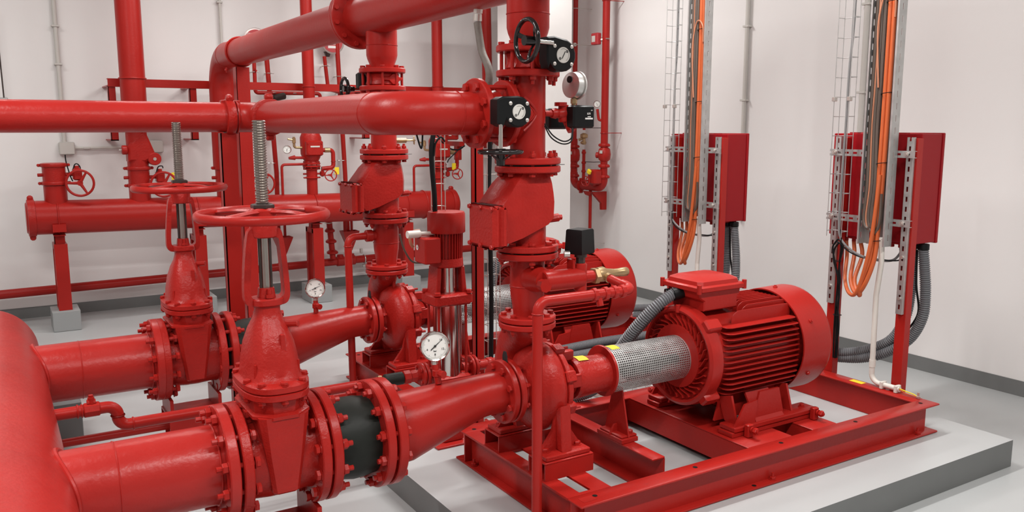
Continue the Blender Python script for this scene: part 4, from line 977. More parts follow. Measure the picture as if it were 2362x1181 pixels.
# ------------------------------------------------------------------ control cabinet, its frame, trays and cables (near), then copies
def strut(parent, x0, y, z0, z1, horiz=False, y1=None, name='perforated_strut', w_=.040, flip=1):
    """C strut with slots, open to +X; vertical at y from z0 to z1, or horizontal at z0 from y to y1"""
    th = .0025; d = .020; b = MB(); pitch = .052; sl = .026; sw = .011
    def bx(a0, a1, h0, h1, xx0, xx1):
        if horiz: b.bb((xx0, a0, h0), (xx1, a1, h1))
        else: b.bb((xx0, h0, a0), (xx1, h1, a1))
    A0, A1 = (y, y1) if horiz else (z0, z1); c = z0 if horiz else y
    bx(A0, A1, c-w_/2, c-sw/2, x0, x0+th); bx(A0, A1, c+sw/2, c+w_/2, x0, x0+th)
    bx(A0, A1, c-w_/2, c-w_/2+th, x0+th, x0+d); bx(A0, A1, c+w_/2-th, c+w_/2, x0+th, x0+d)
    p = A0
    while p < A1:
        q = min(p+pitch-sl, A1); bx(p, q, c-sw/2, c+sw/2, x0, x0+th); p += pitch
    return b.build(name, GALV, parent)
def cab_set():
    out = []
    t = thing('control_cabinet', (4.2, 2.9, 1.08), 'crimson control cabinet of the near pump seen from behind, on a two-post frame', 'cabinet'); out.append(t)
    b = MB(); b.bb((4.121, 2.633, 1.085), (4.295, 3.172, 1.662), .003); b.build('body', CRIM, t)
    b = MB(); b.bb((4.299, 2.628, 1.08), (4.318, 3.177, 1.667), .003); b.build('door', CRIM, t)
    b = MB(); b.bb((4.13, 2.68, 1.072), (4.28, 3.13, 1.086)); b.build('gland_plate', CRIM, t)
    for y in (2.69, 2.74, 2.79, 2.94, 2.985, 3.03, 3.08): b = MB(); b.cyl((4.16, y, 1.052), (4.16, y, 1.075), .012, n=10, b=.002); b.build('cable_gland', RED, t)
    for y in (2.655, 2.72): b = MB(); b.cyl((4.235, y, 1.045), (4.235, y, 1.078), .030, n=18, b=.003); b.build('hose_connector', BLACK, t)
    for y in (2.75, 3.05): b = MB(); b.bb((4.16, y, 1.662), (4.19, y+.05, 1.668)); b.build('lug', CRIM, t)
    f = thing('cabinet_frame', (4.08, 2.88, .14), 'two red posts with galvanized slotted struts behind the near cabinet', 'frame'); out.append(f)
    for y in (2.650, 3.085):
        b = MB(); b.bb((4.068, y-.028, .15), (4.118, y+.030, 1.64), .002); b.build('post', RED, f)
        strut(f, 4.046, y, .70 if y > 3 else .715, 1.645, w_=.036)
        b = MB(); b.bb((4.062, y-.06, .141), (4.16, y+.06, .151)); b.build('base_plate', RED, f)
    for z in (1.558, 1.200):
        strut(f, 4.020, 2.605, z, 0, True, 3.118, w_=.036)
        for y in (2.650, 3.085): b = MB(); b.cyl((4.010, y, z), (4.020, y, z), .008, n=10); b.cyl((4.013, y, z), (4.020, y, z), .013, n=12); b.build('bolt', ZINC, f)
    for y, z in ((2.65, .80), (2.65, 1.02), (3.085, .80), (3.085, 1.03)): b = MB(); b.cyl((4.038, y, z), (4.046, y, z), .009, n=10); b.build('bolt', ZINC, f)
    # solid perforated tray
    t = thing('cable_tray', (3.99, 2.78, 1.08), 'upright slotted metal cable tray carrying orange cables at the near cabinet', 'cable tray'); out.append(t)
    x0, x1, ya, yb, z0, z1 = 3.955, 4.018, 2.700, 2.862, 1.075, 3.0; th = .002
    def slotted(fix, lo, hi, c0, c1, name, mid):   # sheet in z with slot column at mid; sheet coordinate lo..hi
        b = MB(); sw = .007; sl = .032; pitch = .062
        def bx(a, c, h0, h1):
            if fix[0] == 'y': b.bb((a, fix[1], h0), (c, fix[1]+th, h1))
            else: b.bb((fix[1], a, h0), (fix[1]+th, c, h1))
        prev = lo
        for m_ in mid:
            bx(prev, m_-sw/2, z0, z1); p = z0
            while p < z1: bx(m_-sw/2, m_+sw/2, p, min(p+pitch-sl, z1)); p += pitch
            prev = m_+sw/2
        bx(prev, hi, z0, z1)
        b.bb
        b.build(name, GALV, t)
    slotted(('y', ya), x0, x1, 0, 0, 'side_flange', [x0+.03]); slotted(('y', yb), x0, x1, 0, 0, 'side_flange', [x0+.03])
    slotted(('x', x1-th), ya+th, yb, 0, 0, 'web', [ya+.03, ya+.08, ya+.13])
    b = MB(); b.bb((x0-.001, ya, z0), (x0+.001, ya+.010, z1)); b.build('return_lip', GALV, t); b = MB(); b.bb((x0-.001, yb-.008, z0), (x0+.001, yb+.002, z1)); b.build('return_lip', GALV, t)
    # cables in the tray
    xx = 3.985
    for i, (y, m_, r) in enumerate(((2.748, ORANGE, .0115), (2.772, ORANGE, .0115))):
        top = 2.36 if i else 2.35
        P = [(xx, y, 3.0), (xx, y+.002, 2.6), (xx, y, 2.1), (xx, y+.003, 1.5), (xx-.01, y+.006, 1.15), (xx-.02, y+.01, 1.0), (xx-.03, y+.05, .86), (xx-.01, 2.86-.02*i, .80-.008*i), (xx+.05, 2.945-.025*i, .86), (4.13, 3.0-.05*i, .98), (4.16, 3.03-.045*i, 1.052)]
        o = MB().tube(spline(P, 6), r, 10).build('power_cable', ORANGE); tag(o, ('right' if i == 0 else 'left')+' thick orange cable in the tray at the near cabinet, looping up underneath', 'cable', 'thick orange cables at the near cabinet'); out.append(o)
    P = [(xx-.015, 2.76, 1.45), (xx-.028, 2.768, 1.2), (xx-.035, 2.785, 1.02), (xx-.03, 2.84, .82), (xx, 2.91, .79), (4.06, 3.0, .85), (4.14, 3.055, .97), (4.16, 3.08, 1.052)]
    o = MB().tube(spline(P, 6), .0105, 10).build('power_cable', ORANGE); tag(o, 'lowest orange cable loop hanging under the near cabinet', 'cable'); out.append(o)
    for z in (2.33, 1.87, 1.51, 1.10):
        o = None; b = MB(); b.torus((xx-.004, 2.760, z), (0, .15, 1), .027, .0022, 24, 5); o = b.build('cable_tie', BLACK, out[3])
    for k, (y, m_, r, za) in enumerate(((2.800, BROWNC, .009, 2.4), (2.818, BROWNC, .008, 2.4), (2.832, PINKC, .0045, 2.36), (2.846, BROWNC, .009, 2.4))):  # thick brown cables added where the back of the tray lies in shade
        P = [(xx, y, za+.6), (xx-.006, y-.004, 2.0), (xx, y+.004, 1.7), (xx-.008, y-.01, 1.4), (xx-.014, y-.004, 1.22), (xx-.016, y-.03, 1.14+.008*k), (xx-.014, y-.055, 1.2), (xx-.006, y-.05, 1.35)]
        o = MB().tube(spline(P, 6), r, 7).build('control_cable', m_); tag(o, ['brown cable beside the orange pair in the near slotted tray', 'middle brown cable in the near slotted tray', 'thin pale orange cable left of the orange pair in the near slotted tray', 'brown cable against the left flange of the near slotted tray'][k], 'cable'); out.append(o)
    o = MB().tube(spline([(xx-.02, 2.80, 1.9), (xx-.022, 2.822, 2.2), (xx-.02, 2.80, 2.36), (xx-.02, 2.765, 2.385), (xx-.018, 2.735, 2.34), (xx-.012, 2.735, 2.25)], 6), .0045, 7).build('control_cable', PINKC); tag(o, 'thin pale cable bent over the top of the near orange cables', 'cable'); out.append(o)
    # white conduit from the tray
    t = thing('white_conduit', (4.03, 2.75, .30), 'white plastic conduit running down to the corner of the near base frame', 'conduit'); out.append(t)
    b = MB(); b.tube(fillet([(xx, 2.735, 1.12), (xx+.02, 2.742, .98), (4.02, 2.770, .80), (4.03, 2.772, .36), (4.03, 2.77, .317), (4.03, 2.60, .317)], .05, 8), .0145, 14); b.build('pipe', PVC, t)
    for y in (2.70, 2.615): b = MB(); b.bb((4.008, y-.008, .2965), (4.052, y+.008, .336), .002); b.build('clip', PVC, t)
    b = MB(); b.cyl((4.03, 2.772, .40), (4.03, 2.772, .44), .0175, n=14); b.build('sleeve', PVC, t)
    b = MB(); b.tube(spline([(4.03, 2.60, .32), (4.028, 2.56, .316), (4.03, 2.52, .312), (4.032, 2.50, .304)], 5), .003, 6); tag(b.build('earth_wire', YEL, t), 'green and yellow earth wire')
    b = MB(); b.tube(spline([(4.026, 2.60, .317), (4.022, 2.56, .308), (4.028, 2.52, .304), (4.032, 2.50, .302)], 5), .0028, 6); tag(b.build('earth_wire', ORANGE, t), 'orange wire')
    b = MB(); b.cyl((4.033, 2.495, .2955), (4.033, 2.495, .328), .006, n=8); b.lathe([(0, .012), (.01, .012)], (4.033, 2.495, .298), Z1, 6); b.build('earth_stud', ZINC, t)
    # wire basket tray
    t = thing('wire_basket_tray', (3.96, 2.98, 1.12), 'upright wire basket tray left of the near slotted tray', 'cable tray'); out.append(t)
    xs = [(3.94, 3.045), (3.94, 3.020), (3.985, 3.045), (4.0, 3.0), (3.985, 2.945), (3.94, 2.945), (4.0, 2.97)]
    for x, y in ((3.935, 3.043), (3.985, 3.043), (3.985, 2.995), (3.985, 2.948), (3.935, 2.948)):
        b = MB(); b.cyl((x, y, 1.10), (x, y, 2.99), .0022, n=6); b.build('wire', GALV, t)
    z = 1.13
    while z < 2.9:
        b = MB(); b.tube([(3.935, 3.043, z), (3.988, 3.043, z), (3.988, 2.948, z), (3.935, 2.948, z)], .0022, 6); b.build('wire', GALV, t); z += .104
    for y in (3.043, 2.948): b = MB(); b.bb((3.925, y-.010, 1.835), (3.95, y+.010, 1.858), .002); b.build('splice_clip', ZINC, t)
    P = [(3.97, 2.975, 3.0), (3.97, 2.972, 2.3), (3.97, 2.985, 2.0), (3.968, 2.985, 1.7), (3.965, 2.99, 1.35), (3.96, 2.985, 1.16), (3.965, 2.965, 1.08), (3.99, 2.90, 1.02), (4.03, 2.82, .99), (4.10, 2.75, .985), (4.15, 2.735, 1.02), (4.16, 2.74, 1.052)]
    o = MB().tube(spline(P, 8), .0065, 8).build('control_cable', GREYC); tag(o, 'grey cable in the near wire basket, bending under the cabinet', 'cable'); out.append(o)
    P = [(3.96, 2.97, 1.14), (3.966, 2.955, 1.05), (4.0, 2.88, 1.0), (4.05, 2.80, .99), (4.12, 2.71, .992), (4.16, 2.69, 1.052)]
    o = MB().tube(spline(P, 8), .004, 7).build('control_cable', BLACK); tag(o, 'thin black cable sagging under the near cabinet', 'cable'); out.append(o)
    return out
cab = cab_set()
t = thing('black_cable_bundle', (4.03, 3.05, .35), 'black cables tied in a hank on the left post of the near cabinet', 'cable bundle')
def pxs(l, X=None, Y=None): return [at(a, b_, X=X, Y=Y) for a, b_ in l]
for l in ([(1935, 560), (1925, 575), (1923, 600), (1932, 640), (1928, 700), (1924, 760), (1922, 825)], [(1930, 556), (1940, 566), (1937, 600), (1934, 640), (1936, 680), (1930, 720), (1928, 770), (1927, 825)], [(1928, 558), (1921, 572), (1927, 610), (1936, 650), (1934, 700), (1931, 740), (1932, 790), (1930, 825)], [(1922, 565), (1935, 552), (1944, 572), (1936, 610), (1938, 650), (1930, 690), (1934, 730), (1934, 765), (1928, 800), (1926, 826)]):
    MBt = MB().tube(spline(pxs(l, X=4.0), 6), .005, 7).build('cable', BLACK, t)
for y in (602, 726): b = MB(); b.torus(at(1931, y, X=4.0), (0, 0, 1), .022, .002, 20, 5); b.build('cable_tie', BLACK, t)
DC = V((0, 1.36, -.012)); index_kids()
far_labels = {}
for o in cab:
    clone(o, DC, (o.get('label') or '').replace('near', 'far'))
for o in bpy.data.objects:
    if o.get('group') == 'thick orange cables at the near cabinet' and 'far' in o['label']: o['group'] = 'thick orange cables at the far cabinet'

# corrugated conduits from the cabinets to the motors
def hose(P, label, r=.027, g=None):
    b = MB(); corrugated(b, spline(P, 8), r); return tag(b.build('corrugated_conduit', CORR, smooth=60), label, 'conduit', g)
bY = at(2148, 700, X=4.235)
for D, nm in ((V((0, 0, 0)), 'near'), (DC, 'far')):
    P = [(4.235, 2.655, 1.05), (4.235, 2.64, .95), (4.235, 2.625, .82), (4.235, 2.63, .68), (4.235, 2.70, .54), (4.20, 2.82, .44), (4.17, 2.95, .385), (4.14, 3.10, .36), (4.12, 3.25, .34), (4.02, 3.42, .31)]
    if nm == 'near': P += [(3.75, 3.80, .34), (3.3, 3.955, .345), (2.85, 3.965, .345), (2.52, 3.955, .345), (2.39, 3.88, .34), (2.37, 3.70, .31), (2.44, 3.50, .29), (2.53, 3.33, .36), (2.52, 3.20, .50), (2.54, 3.06, .70), (2.62, 2.97, .85), (2.72, 2.93, .925)]
    hose([V(p)+D for p in P], 'outer grey corrugated conduit from the %s cabinet%s' % (nm, ', arching up to the near motor box' if nm == 'near' else ''))
    P = [(4.235, 2.72, 1.05), (4.235, 2.715, .95), (4.235, 2.71, .82), (4.235, 2.73, .66), (4.225, 2.80, .52), (4.19, 2.92, .44), (4.15, 3.04, .40), (4.12, 3.15, .40), (4.10, 3.28, .39), (4.02, 3.46, .36)]
    if nm == 'near': P += [(3.78, 3.86, .40), (3.3, 4.02, .385), (2.85, 4.03, .375), (2.52, 4.03, .36), (2.33, 3.98, .40), (2.33, 3.76, .40), (2.45, 3.58, .36), (2.54, 3.42, .36), (2.55, 3.28, .46), (2.58, 3.12, .66), (2.67, 3.03, .82), (2.745, 2.99, .905)]
    hose([V(p)+D for p in P], 'inner grey corrugated conduit below the %s cabinet%s' % (nm, ', second hose to the near motor terminal box' if nm == 'near' else ''))
    o = MB().tube(spline([V(p)+D for p in ((4.235, 2.69, 1.04), (4.235, 2.68, .85), (4.24, 2.66, .70), (4.235, 2.72, .58), (4.22, 2.79, .49))], 6), .006, 7).build('control_cable', BLACK); tag(o, 'black cable between the two conduits of the %s cabinet' % nm, 'cable')
o = hose([V(p)+D2 for p in ((2.62, 3.05, .50), (2.64, 3.0, .80), (2.71, 2.95, .95), (2.745, 2.95, .93))], 'grey corrugated conduit reaching the far motor terminal box')
b = MB(); b.cyl((2.70, 2.93, .915), (2.75, 2.92, .925), .030, n=16); b.cyl((2.72, 3.0, .90), (2.76, 2.98, .905), .030, n=16)
tag(b.build('hose_connector', BLACK, motor), 'black hose connector') if True else None
b = MB(); b.bb((4.0, 2.81, .2952), (4.04, 2.89, .2962)); tag(b.build('sticker', YEL, skid), 'yellow sticker')

# ------------------------------------------------------------------ back wall: manifold with its stations
MZ_, MR = None, .142
mz = at(560, 491, Y=MY).z
mx0, mx1 = at(66, 500, Y=MY).x, at(1046, 468, Y=MY).x
t = thing('manifold', ((mx0+mx1)/2, MY, mz-MR), 'long horizontal red manifold pipe along the back wall', 'manifold')
MT = t
def mzx(x):    # the manifold axis, nearly level
    z0 = at(110, 501, Y=MY).z; z1 = at(990, 472, Y=MY).z; return z0+(z1-z0)*(x-mx0)/(mx1-mx0)
b = MB(); b.cyl((mx0+.02, MY, mzx(mx0)), (mx1-.02, MY, mzx(mx1)), MR, n=48); b.build('pipe', RED, t)
b = MB(); b.cyl((mx0-.02, MY, mzx(mx0)), (mx0+.03, MY, mzx(mx0)), MR*.97, n=40, b=.015); b.build('end_cap', RED, t)
b = MB(); b.cyl((mx1-.03, MY, mzx(mx1)), (mx1+.02, MY, mzx(mx1)), MR*.97, n=40, b=.015); b.build('end_cap', RED, t)
coupling(t, (mx0+.02, MY, mzx(mx0)), X1, MR, .06, Z1); coupling(t, (mx1-.03, MY, mzx(mx1)), X1, MR, .06, Z1)
xj = at(975, 470, Y=MY).x; b = MB(); weld(b, (xj, MY, mzx(xj)), X1, MR+.002, .008); b.build('joint_ring', RED, t)
def station_valve(x, z, r, wx, wz, wr, label, two=True, Y=None, tie=None):
    """grooved butterfly valve with wall of couplings and a red handwheel facing the camera side"""
    Y = MY if Y is None else Y
    t = thing('butterfly_valve', (x, Y, z), label, 'butterfly valve')
    h = r*1.25
    b = MB(); b.cyl((x, Y, z), (x, Y, z+h*1.5), r, n=32); b.cyl((x-r-.035, Y, z+h*.72), (x-r+.01, Y, z+h*.72), r*.16, n=12, b=.003); b.cyl((x+r-.01, Y, z+h*.72), (x+r+.05, Y, z+h*.72), r*.18, n=12); b.build('body', REDC, t)
    coupling(t, (x, Y, z+.01), Z1, r, r*.38, X1, RED); coupling(t, (x, Y, z+h*1.45), Z1, r, r*.38, X1, RED)
    gx = x+r+.085*r/.09; gy = Y-.01
    b = MB(); b.box((gx, gy, z+h*.72), (r*.8, r*1.0, r*1.15), .012); b.cyl((gx, gy, z+h*.72+r*.5), (gx, gy, z+h*.72+r*.8), r*.22, n=12, b=.003)
    b.build('gear_case', REDC, t)
    wc = V((wx, Y-r*1.4, wz))
    b = MB(); b.cyl((wx-.0, gy, wz), wc, .009, n=10); b.build('shaft', RED, t)
    b = MB(); b.torus(wc, (.25, 1, 0), wr, wr*.10, 36, 8); b.cyl(wc-V((0, .01, 0)), wc+V((0, .02, 0)), wr*.22, n=14); wl = b.build('handwheel', RED, t)
    for k in range(3):
        q = 2*PI*k/3; _, u, v = frame((.25, 1, 0)); d = u*math.cos(q)+v*math.sin(q); b = MB(); b.tube([wc+d*wr*.15, wc+d*wr*.96], [wr*.13, wr*.08], 8); b.build('spoke', RED, wl)
    return t
def zf(px, py, Y=None): return at(px, py, Y=Y or MY)
def stub(px, py0, py1, r, label):
    p = at(px, py0, Y=MY); return p
# station 1: short capped stub at the left
r1 = .088
s1 = at(127, 430, Y=MY); mz1 = mzx(s1.x)
b = MB(); b.cyl((s1.x, MY, mz1+.05), (s1.x, MY, at(127, 428, Y=MY).z), r1, n=32); b.build('stub_pipe', RED, MT)
v1 = at(127, 425, Y=MY).z; wv = at(184, 422, Y=MY-.1)
t = station_valve(s1.x, v1, r1, wv.x, wv.z, .105, 'leftmost capped butterfly valve with red handwheel on the manifold')
b = MB(); b.cyl((s1.x, MY, v1+r1*1.8), (s1.x, MY, v1+r1*2.02), r1*.96, n=32, b=.005); b.build('blank_cap', RED, t)
# station 2: riser with check valve
s2 = at(322, 430, Y=MY); x2 = s2.x; v2 = at(324, 430, Y=MY).z; wv = at(377, 425, Y=MY-.1)
b = MB(); b.cyl((x2, MY, mzx(x2)+.05), (x2, MY, v2), r1, n=32); b.build('stub_pipe', RED, MT)
station_valve(x2, v2, r1, wv.x, wv.z, .105, 'butterfly valve below the tall left riser, red wheel with yellow tag')
t = thing('check_valve', (x2, MY, v2+.2), 'small red check valve with round cover bulging to the right, on the left riser', 'check valve')
zc = at(330, 345, Y=MY).z
b = MB(); b.cyl((x2, MY, v2+r1*1.9), (x2, MY, zc+.19), r1*.98, n=32)
b.prism([(-.085, -.10), (.05, -.11), (.115, -.07), (.13, -.02), (.09, .09), (.06, .17), (.01, .15), (-.085, .03)], (x2, MY-.085, zc), X1, Z1, Y1, .17, .02)
b.cyl((x2-.085, MY-.05, zc+.0), (x2-.13, MY-.05, zc+.0), .04, n=16, b=.006); b.build('body', REDC, t)
b = MB(); b.cyl((x2+.125, MY-.09, zc-.08), (x2+.125, MY+.05, zc-.08), .055, n=24, b=.006); b.build('hinge_cover', REDC, t)
b = MB(); b.cyl((x2+.125, MY-.096, zc-.08), (x2+.125, MY-.09, zc-.08), .014, n=12); b.build('hinge_pin', ZINC, t)
b = MB(); b.cyl((x2-.13, MY-.05, zc), (x2-.15, MY-.05, zc), .007, n=8); b.build('probe', ZINC, t)
t = thing('riser_pipe', (x2, MY, zc+.19), 'thick red riser on the left going up past the red rail', 'pipe')
b = MB(); b.cyl((x2, MY, zc+.185), (x2, MY, CEIL-.002), .103, n=36); b.build('pipe', RED, t)
flange(t, (x2, MY, zc+.205), Z1, .150, .028); b = MB(); b.torus((x2, MY, at(310, 181, Y=MY).z), Z1, .107, .007, 36, 6); b.build('u_bolt', RED, t)
# station 3 under the header drop pipe
x3 = HDX; v3 = at(496, 432, Y=MY).z; wv = at(583, 424, Y=MY-.1)
b = MB(); b.cyl((x3, MY, mzx(x3)+.05), (x3, MY, v3), r1*1.05, n=32); b.build('stub_pipe', RED, MT)
station_valve(x3, v3, r1*1.1, x3+.30, wv.z, .095, 'butterfly valve under the header drop pipe, red wheel half hidden by the steel stem')
# alarm valve stations 4 and 5
def alarm(px, label_i, ztop):
    x = at(px, 420, Y=MY).x; k = ' middle' if label_i == 0 else ' right'
    zb = at(px, 412, Y=MY).z; dz = at(720, 412, Y=MY).z-zb if label_i else 0
    b = MB(); b.cyl((x, MY, mzx(x)+.05), (x, MY, zb), .052, n=24); b.build('stub_pipe', RED, MT)
    wc = at(px+42, 404 if not label_i else 401, Y=MY-.06)
    station_valve(x, zb, .052, wc.x, wc.z, .055, 'small butterfly valve with red wheel under the%s alarm valve' % k)
    t = thing('alarm_valve', (x, MY, zb+.1), 'red cast alarm valve with small trim pipes, on the%s riser of the manifold' % k, 'alarm valve')
    z0 = zb+.10; zt = at(px, 312, Y=MY).z+dz*0
    if label_i: zt = z0+(at(720, 312, Y=MY).z-at(720, 412, Y=MY).z-.10)
    H = zt-z0
    flange(t, (x, MY, z0+.02), Z1, .085, .018, n=32); flange(t, (x, MY, z0+.045), Z1, .085, .018, n=32)
    bolts(t, (x, MY, z0+.033), Z1, .072, 8, .008, .048, ext=.004)
    b = MB(); b.lathe([(0, .075), (.02, .068), (.05, .085), (.09, .100), (H-.07, .102), (H-.03, .085), (H, .066)], (x, MY, z0+.05), Z1, 28); b.cyl((x, MY, z0-.06), (x, MY, z0+.01), .05, n=20); b.build('body', REDC, t)
    b = MB(); b.box((x-.0, MY-.095, z0+H*.52+.03), (.165, .06, .145), .012); cv_ = b.build('cover', REDC, t)
    b = MB(); b.bb((x-.045, MY-.128, z0+H*.55+.03), (x+.045, MY-.124, z0+H*.55+.044)); b.build('nameplate', LAB, cv_)
    for i in range(4): b = MB(); b.cyl((x-.065+.13*(i % 2), MY-.132, z0+H*.52-.015+.09*(i//2)), (x-.065+.13*(i % 2), MY-.122, z0+H*.52-.015+.09*(i//2)), .008, n=6); b.build('bolt', REDC, cv_)
    flange(t, (x, MY, zt+.05), Z1, .085, .02, n=32); flange(t, (x, MY, zt+.075), Z1, .085, .02, n=32)
    # trim
    zz = z0+H*.45; b = MB(); b.tube(fillet([(x+.05, MY, zz+.03), (x+.22, MY, zz+.03), (x+.22, MY, zz-.14), (x+.10, MY-.0, zz-.15)], .035, 6), .021, 12); weld(b, (x+.22, MY, zz-.08), Z1, .023, .003); b.build('drain_elbow', RED, t)
    b = MB(); b.cyl((x+.13, MY, zz+.03), (x+.19, MY, zz+.03), .024, n=10, b=.004); b.build('brass_valve', BRASS, t)
    b = MB(); b.tube(fillet([(x-.05, MY-.03, zz-.10), (x-.30, MY-.03, zz-.10), (x-.30, MY-.03, mzx(x)+.0)], .03, 6), .013, 10); b.build('trim_pipe', RED, t)
    b = MB(); b.tube([(x-.06, MY-.03, zz-.04), (x-.20, MY-.03, zz-.035)], .014, 10); b.tube([(x-.17, MY-.03, zz-.036), (x-.23, MY-.03, zz-.04)], [.024, .012], 8); b.build('test_cock', RED, t)
    b = MB(); b.tube(fillet([(x-.05, MY-.02, zz+.055), (x-.17, MY-.02, zz+.06), (x-.17, MY-.02, zz+.16)], .02, 5), .012, 10); b.cyl((x-.08, MY-.02, zz+.055), (x-.06, MY-.02, zz+.055), .024, n=12); b.cyl((x-.17, MY-.02, zz+.10), (x-.17, MY-.02, zz+.15), .018, n=8, b=.004); b.tube([(x-.17, MY-.02, zz+.13), (x-.23, MY-.02, zz+.14)], .009, 8); b.build('brass_trim', BRASS, t)
    gc_ = V((x-.21, MY-.05, zz+.015)) if not label_i else V((x-.21, MY-.05, zz+.015))
    if not label_i: gauge('pressure_gauge', gc_-Z1*.05, at(662, 345, Y=MY-.06), (-.3, -1, .05), .038, 'small white gauge left of the%s alarm valve' % k, needle=1.3, fitting=False)
    r_ = thing('riser_pipe', (x, MY, zt+.085), ['red riser from the middle alarm valve up behind the header', 'red riser from the right alarm valve to the ceiling'][label_i], 'pipe')
    b = MB(); b.cyl((x, MY, zt+.083), (x, MY, CEIL-.002), .0555, n=28); b.build('pipe', RED, r_)
    zr = at(px-8, 200, Y=MY).z; b = MB(); b.torus((x, MY, zr), Z1, .058, .005, 28, 6); b.build('u_bolt', RED, r_)
    return x, zt
xa4, zt4 = alarm(720, 0, 0); xa5, zt5 = alarm(1012, 1, 0)
# yellow tags
for i, (px, py) in enumerate(((402, 407), (777, 394), (1047, 384))):
    p = at(px, py, Y=MY-.04); q = [o for o in bpy.data.objects if o.get('category') == 'butterfly valve' and abs((o.location-p).xy.length) < .45 and abs(o.location.y-MY) < .1]
    q = min(q, key=lambda o: (o.location-p).length); b = MB(); b.box(p, (.045, .004, .07)); tag(b.build('tag', YEL, q), 'yellow tag')
# third small valve station right (1045,310)
q = at(1040, 312, Y=MY+.1)
t = thing('flow_switch', (q.x, q.y, q.z-.06), 'red switch housing with yellow knob and label, below the curved pipe flange', 'switch')
b = MB(); b.box(q, (.15, .09, .10), .012); b.cyl(q+V((-.12, 0, .02)), q+V((-.07, 0, .02)), .05, n=16, b=.004); b.build('housing', REDC, t)
b = MB(); b.box(at(1053, 308, Y=MY+.04), (.03, .02, .04), .004); tag(b.build('knob', YEL, t), 'yellow knob'); b = MB(); b.box(at(1038, 309, Y=MY+.05), (.03, .006, .04)); tag(b.build('label_plate', LABW, t), 'white label')
b = MB(); p = at(1066, 345, Y=MY+.1); b.box(p+V((0, .25, .06)), (.06, .5, .05)); b.box(p+V((0, .1, -.02)), (.055, .08, .19), .004); b.build('wall_bracket', RED, t)
t = tag(MB().tube(spline(pxs([(1008, 312), (1014, 318), (1022, 330), (1038, 343), (1058, 345), (1072, 336)], Y=MY-.1), 6), .008, 7).build('switch_cable', BLACK), 'black cable sagging below the curved pipe flange', 'cable')
t = tag(MB().tube(spline(pxs([(1066, 338), (1055, 348), (1045, 358), (1035, 368), (1032, 375)], Y=MY-.1), 6), .006, 7).build('switch_cable', BLACK), 'short black cable running down to the small right valve', 'cable')
t = tag(MB().tube(spline(pxs([(958, 300), (963, 318), (968, 335), (972, 342), (974, 330), (975, 301)], Y=2.93), 6), .0035, 7).build('cable_loop', BLACK), 'V-shaped black cable loop hanging under the curved pipe', 'cable')
q = at(924, 324, Y=4.47); t = thing('brass_hose_valve', q, 'small brass valve with wheel right of the far riser', 'valve'); b = MB(); b.cyl(q-X1*.04, q+X1*.035, .015, n=10, b=.003); b.cyl(q+X1*.03, q+X1*.085, .005, n=8); b.build('body', BRASS, t); b = MB(); b.torus(q+X1*.085, (1, -.5, 0), .022, .0035, 20, 6); b.cyl(q+X1*.083-Z1*.021, q+X1*.083+Z1*.021, .003, n=6); b.cyl(q+X1*.083-Y1*.021, q+X1*.083+Y1*.021, .003, n=6); b.build('wheel', BRASS, t)
# cables to wheel stations
for i, l in enumerate(([(150, 357), (152, 372), (157, 390), (163, 408), (168, 418)], [(168, 392), (172, 380), (178, 378), (184, 384), (186, 392)], [(361, 402), (362, 392), (366, 384), (374, 383), (376, 388)])):
    tag(MB().tube(spline(pxs(l, Y=MY-.02), 6), .005, 7).build('switch_cable', BLACK), ['black cable from the grey junction box down to the leftmost handwheel valve', 'small black cable hook above the leftmost handwheel', 'small black cable hook left of the threaded stem of the far gate valve'][i], 'cable')

# bottom drain pipe along the wall
t = thing('drain_pipe', (2.2, 8.35, .2), 'thin red drain pipe running low along the back wall', 'pipe')
pa, pb = at(-40, 684, Y=8.38), at(1120, 569, Y=8.38); dr = (pb-pa).normalized()
b = MB(); b.cyl(pa-dr*2.4, pb+dr*.55, .040, n=20); b.build('pipe', RED, t)
def dpt(px): return pa+dr*((at(px, 600, Y=8.38).x-pa.x)/dr.x)
for px_ in (652, 810, 785): p = dpt(px_); b = MB(); b.cyl(p-X1*.045, p+X1*.045, .052, n=20, b=.008); b.cyl(p, p+Z1*.07, .034, n=16, b=.004); b.build('tee_coupling', RED, t)
for px_ in (840,): p = dpt(px_); b = MB(); b.torus(p, X1, .045, .006, 24, 6); b.box(p+V((-.03, 0, .09)), (.03, .03, .05), .004); b.box(p+V((.02, -.02, -.07)), (.10, .03, .03), .004); b.build('pipe_clamp', ZINC, t)
def funnel(px, py0, py1, label):
    a = at(px, py0, Y=8.30); c = at(px, py1, Y=8.30); t = thing('drain_funnel', c, label, 'funnel')
    w_ = .085; b = MB(); b.grid([[V((a.x+x*s, 8.30+y*s, z)) for x, y in ((w_, -w_*.7), (w_, w_*.7), (-w_, w_*.7), (-w_, -w_*.7))] for z, s in ((c.z, .22), (a.z-.015, 1), (a.z, 1.03), (a.z-.0, .96), (c.z+.02, .18))], cap0=True); b.build('hopper', RED, t)
    b = MB(); b.tube([(a.x, 8.30, c.z+.01), (a.x, 8.31, c.z-.04), (a.x, 8.36, dpt(px).z+.04)], .02, 10); b.build('spout', RED, t)
    for dx, top in ((-.045, 1.0), (.025, 1.02)):
        b = MB(); b.cyl((a.x+dx, 8.30, a.z-.02), (a.x+dx, 8.30, top), .014 if dx > 0 else .02, n=12); b.build('drip_pipe', RED, t)
funnel(652, 546, 592, 'left square drain funnel with two drip pipes, under the manifold'); funnel(806, 532, 578, 'right square drain funnel behind the slim bypass pipe')
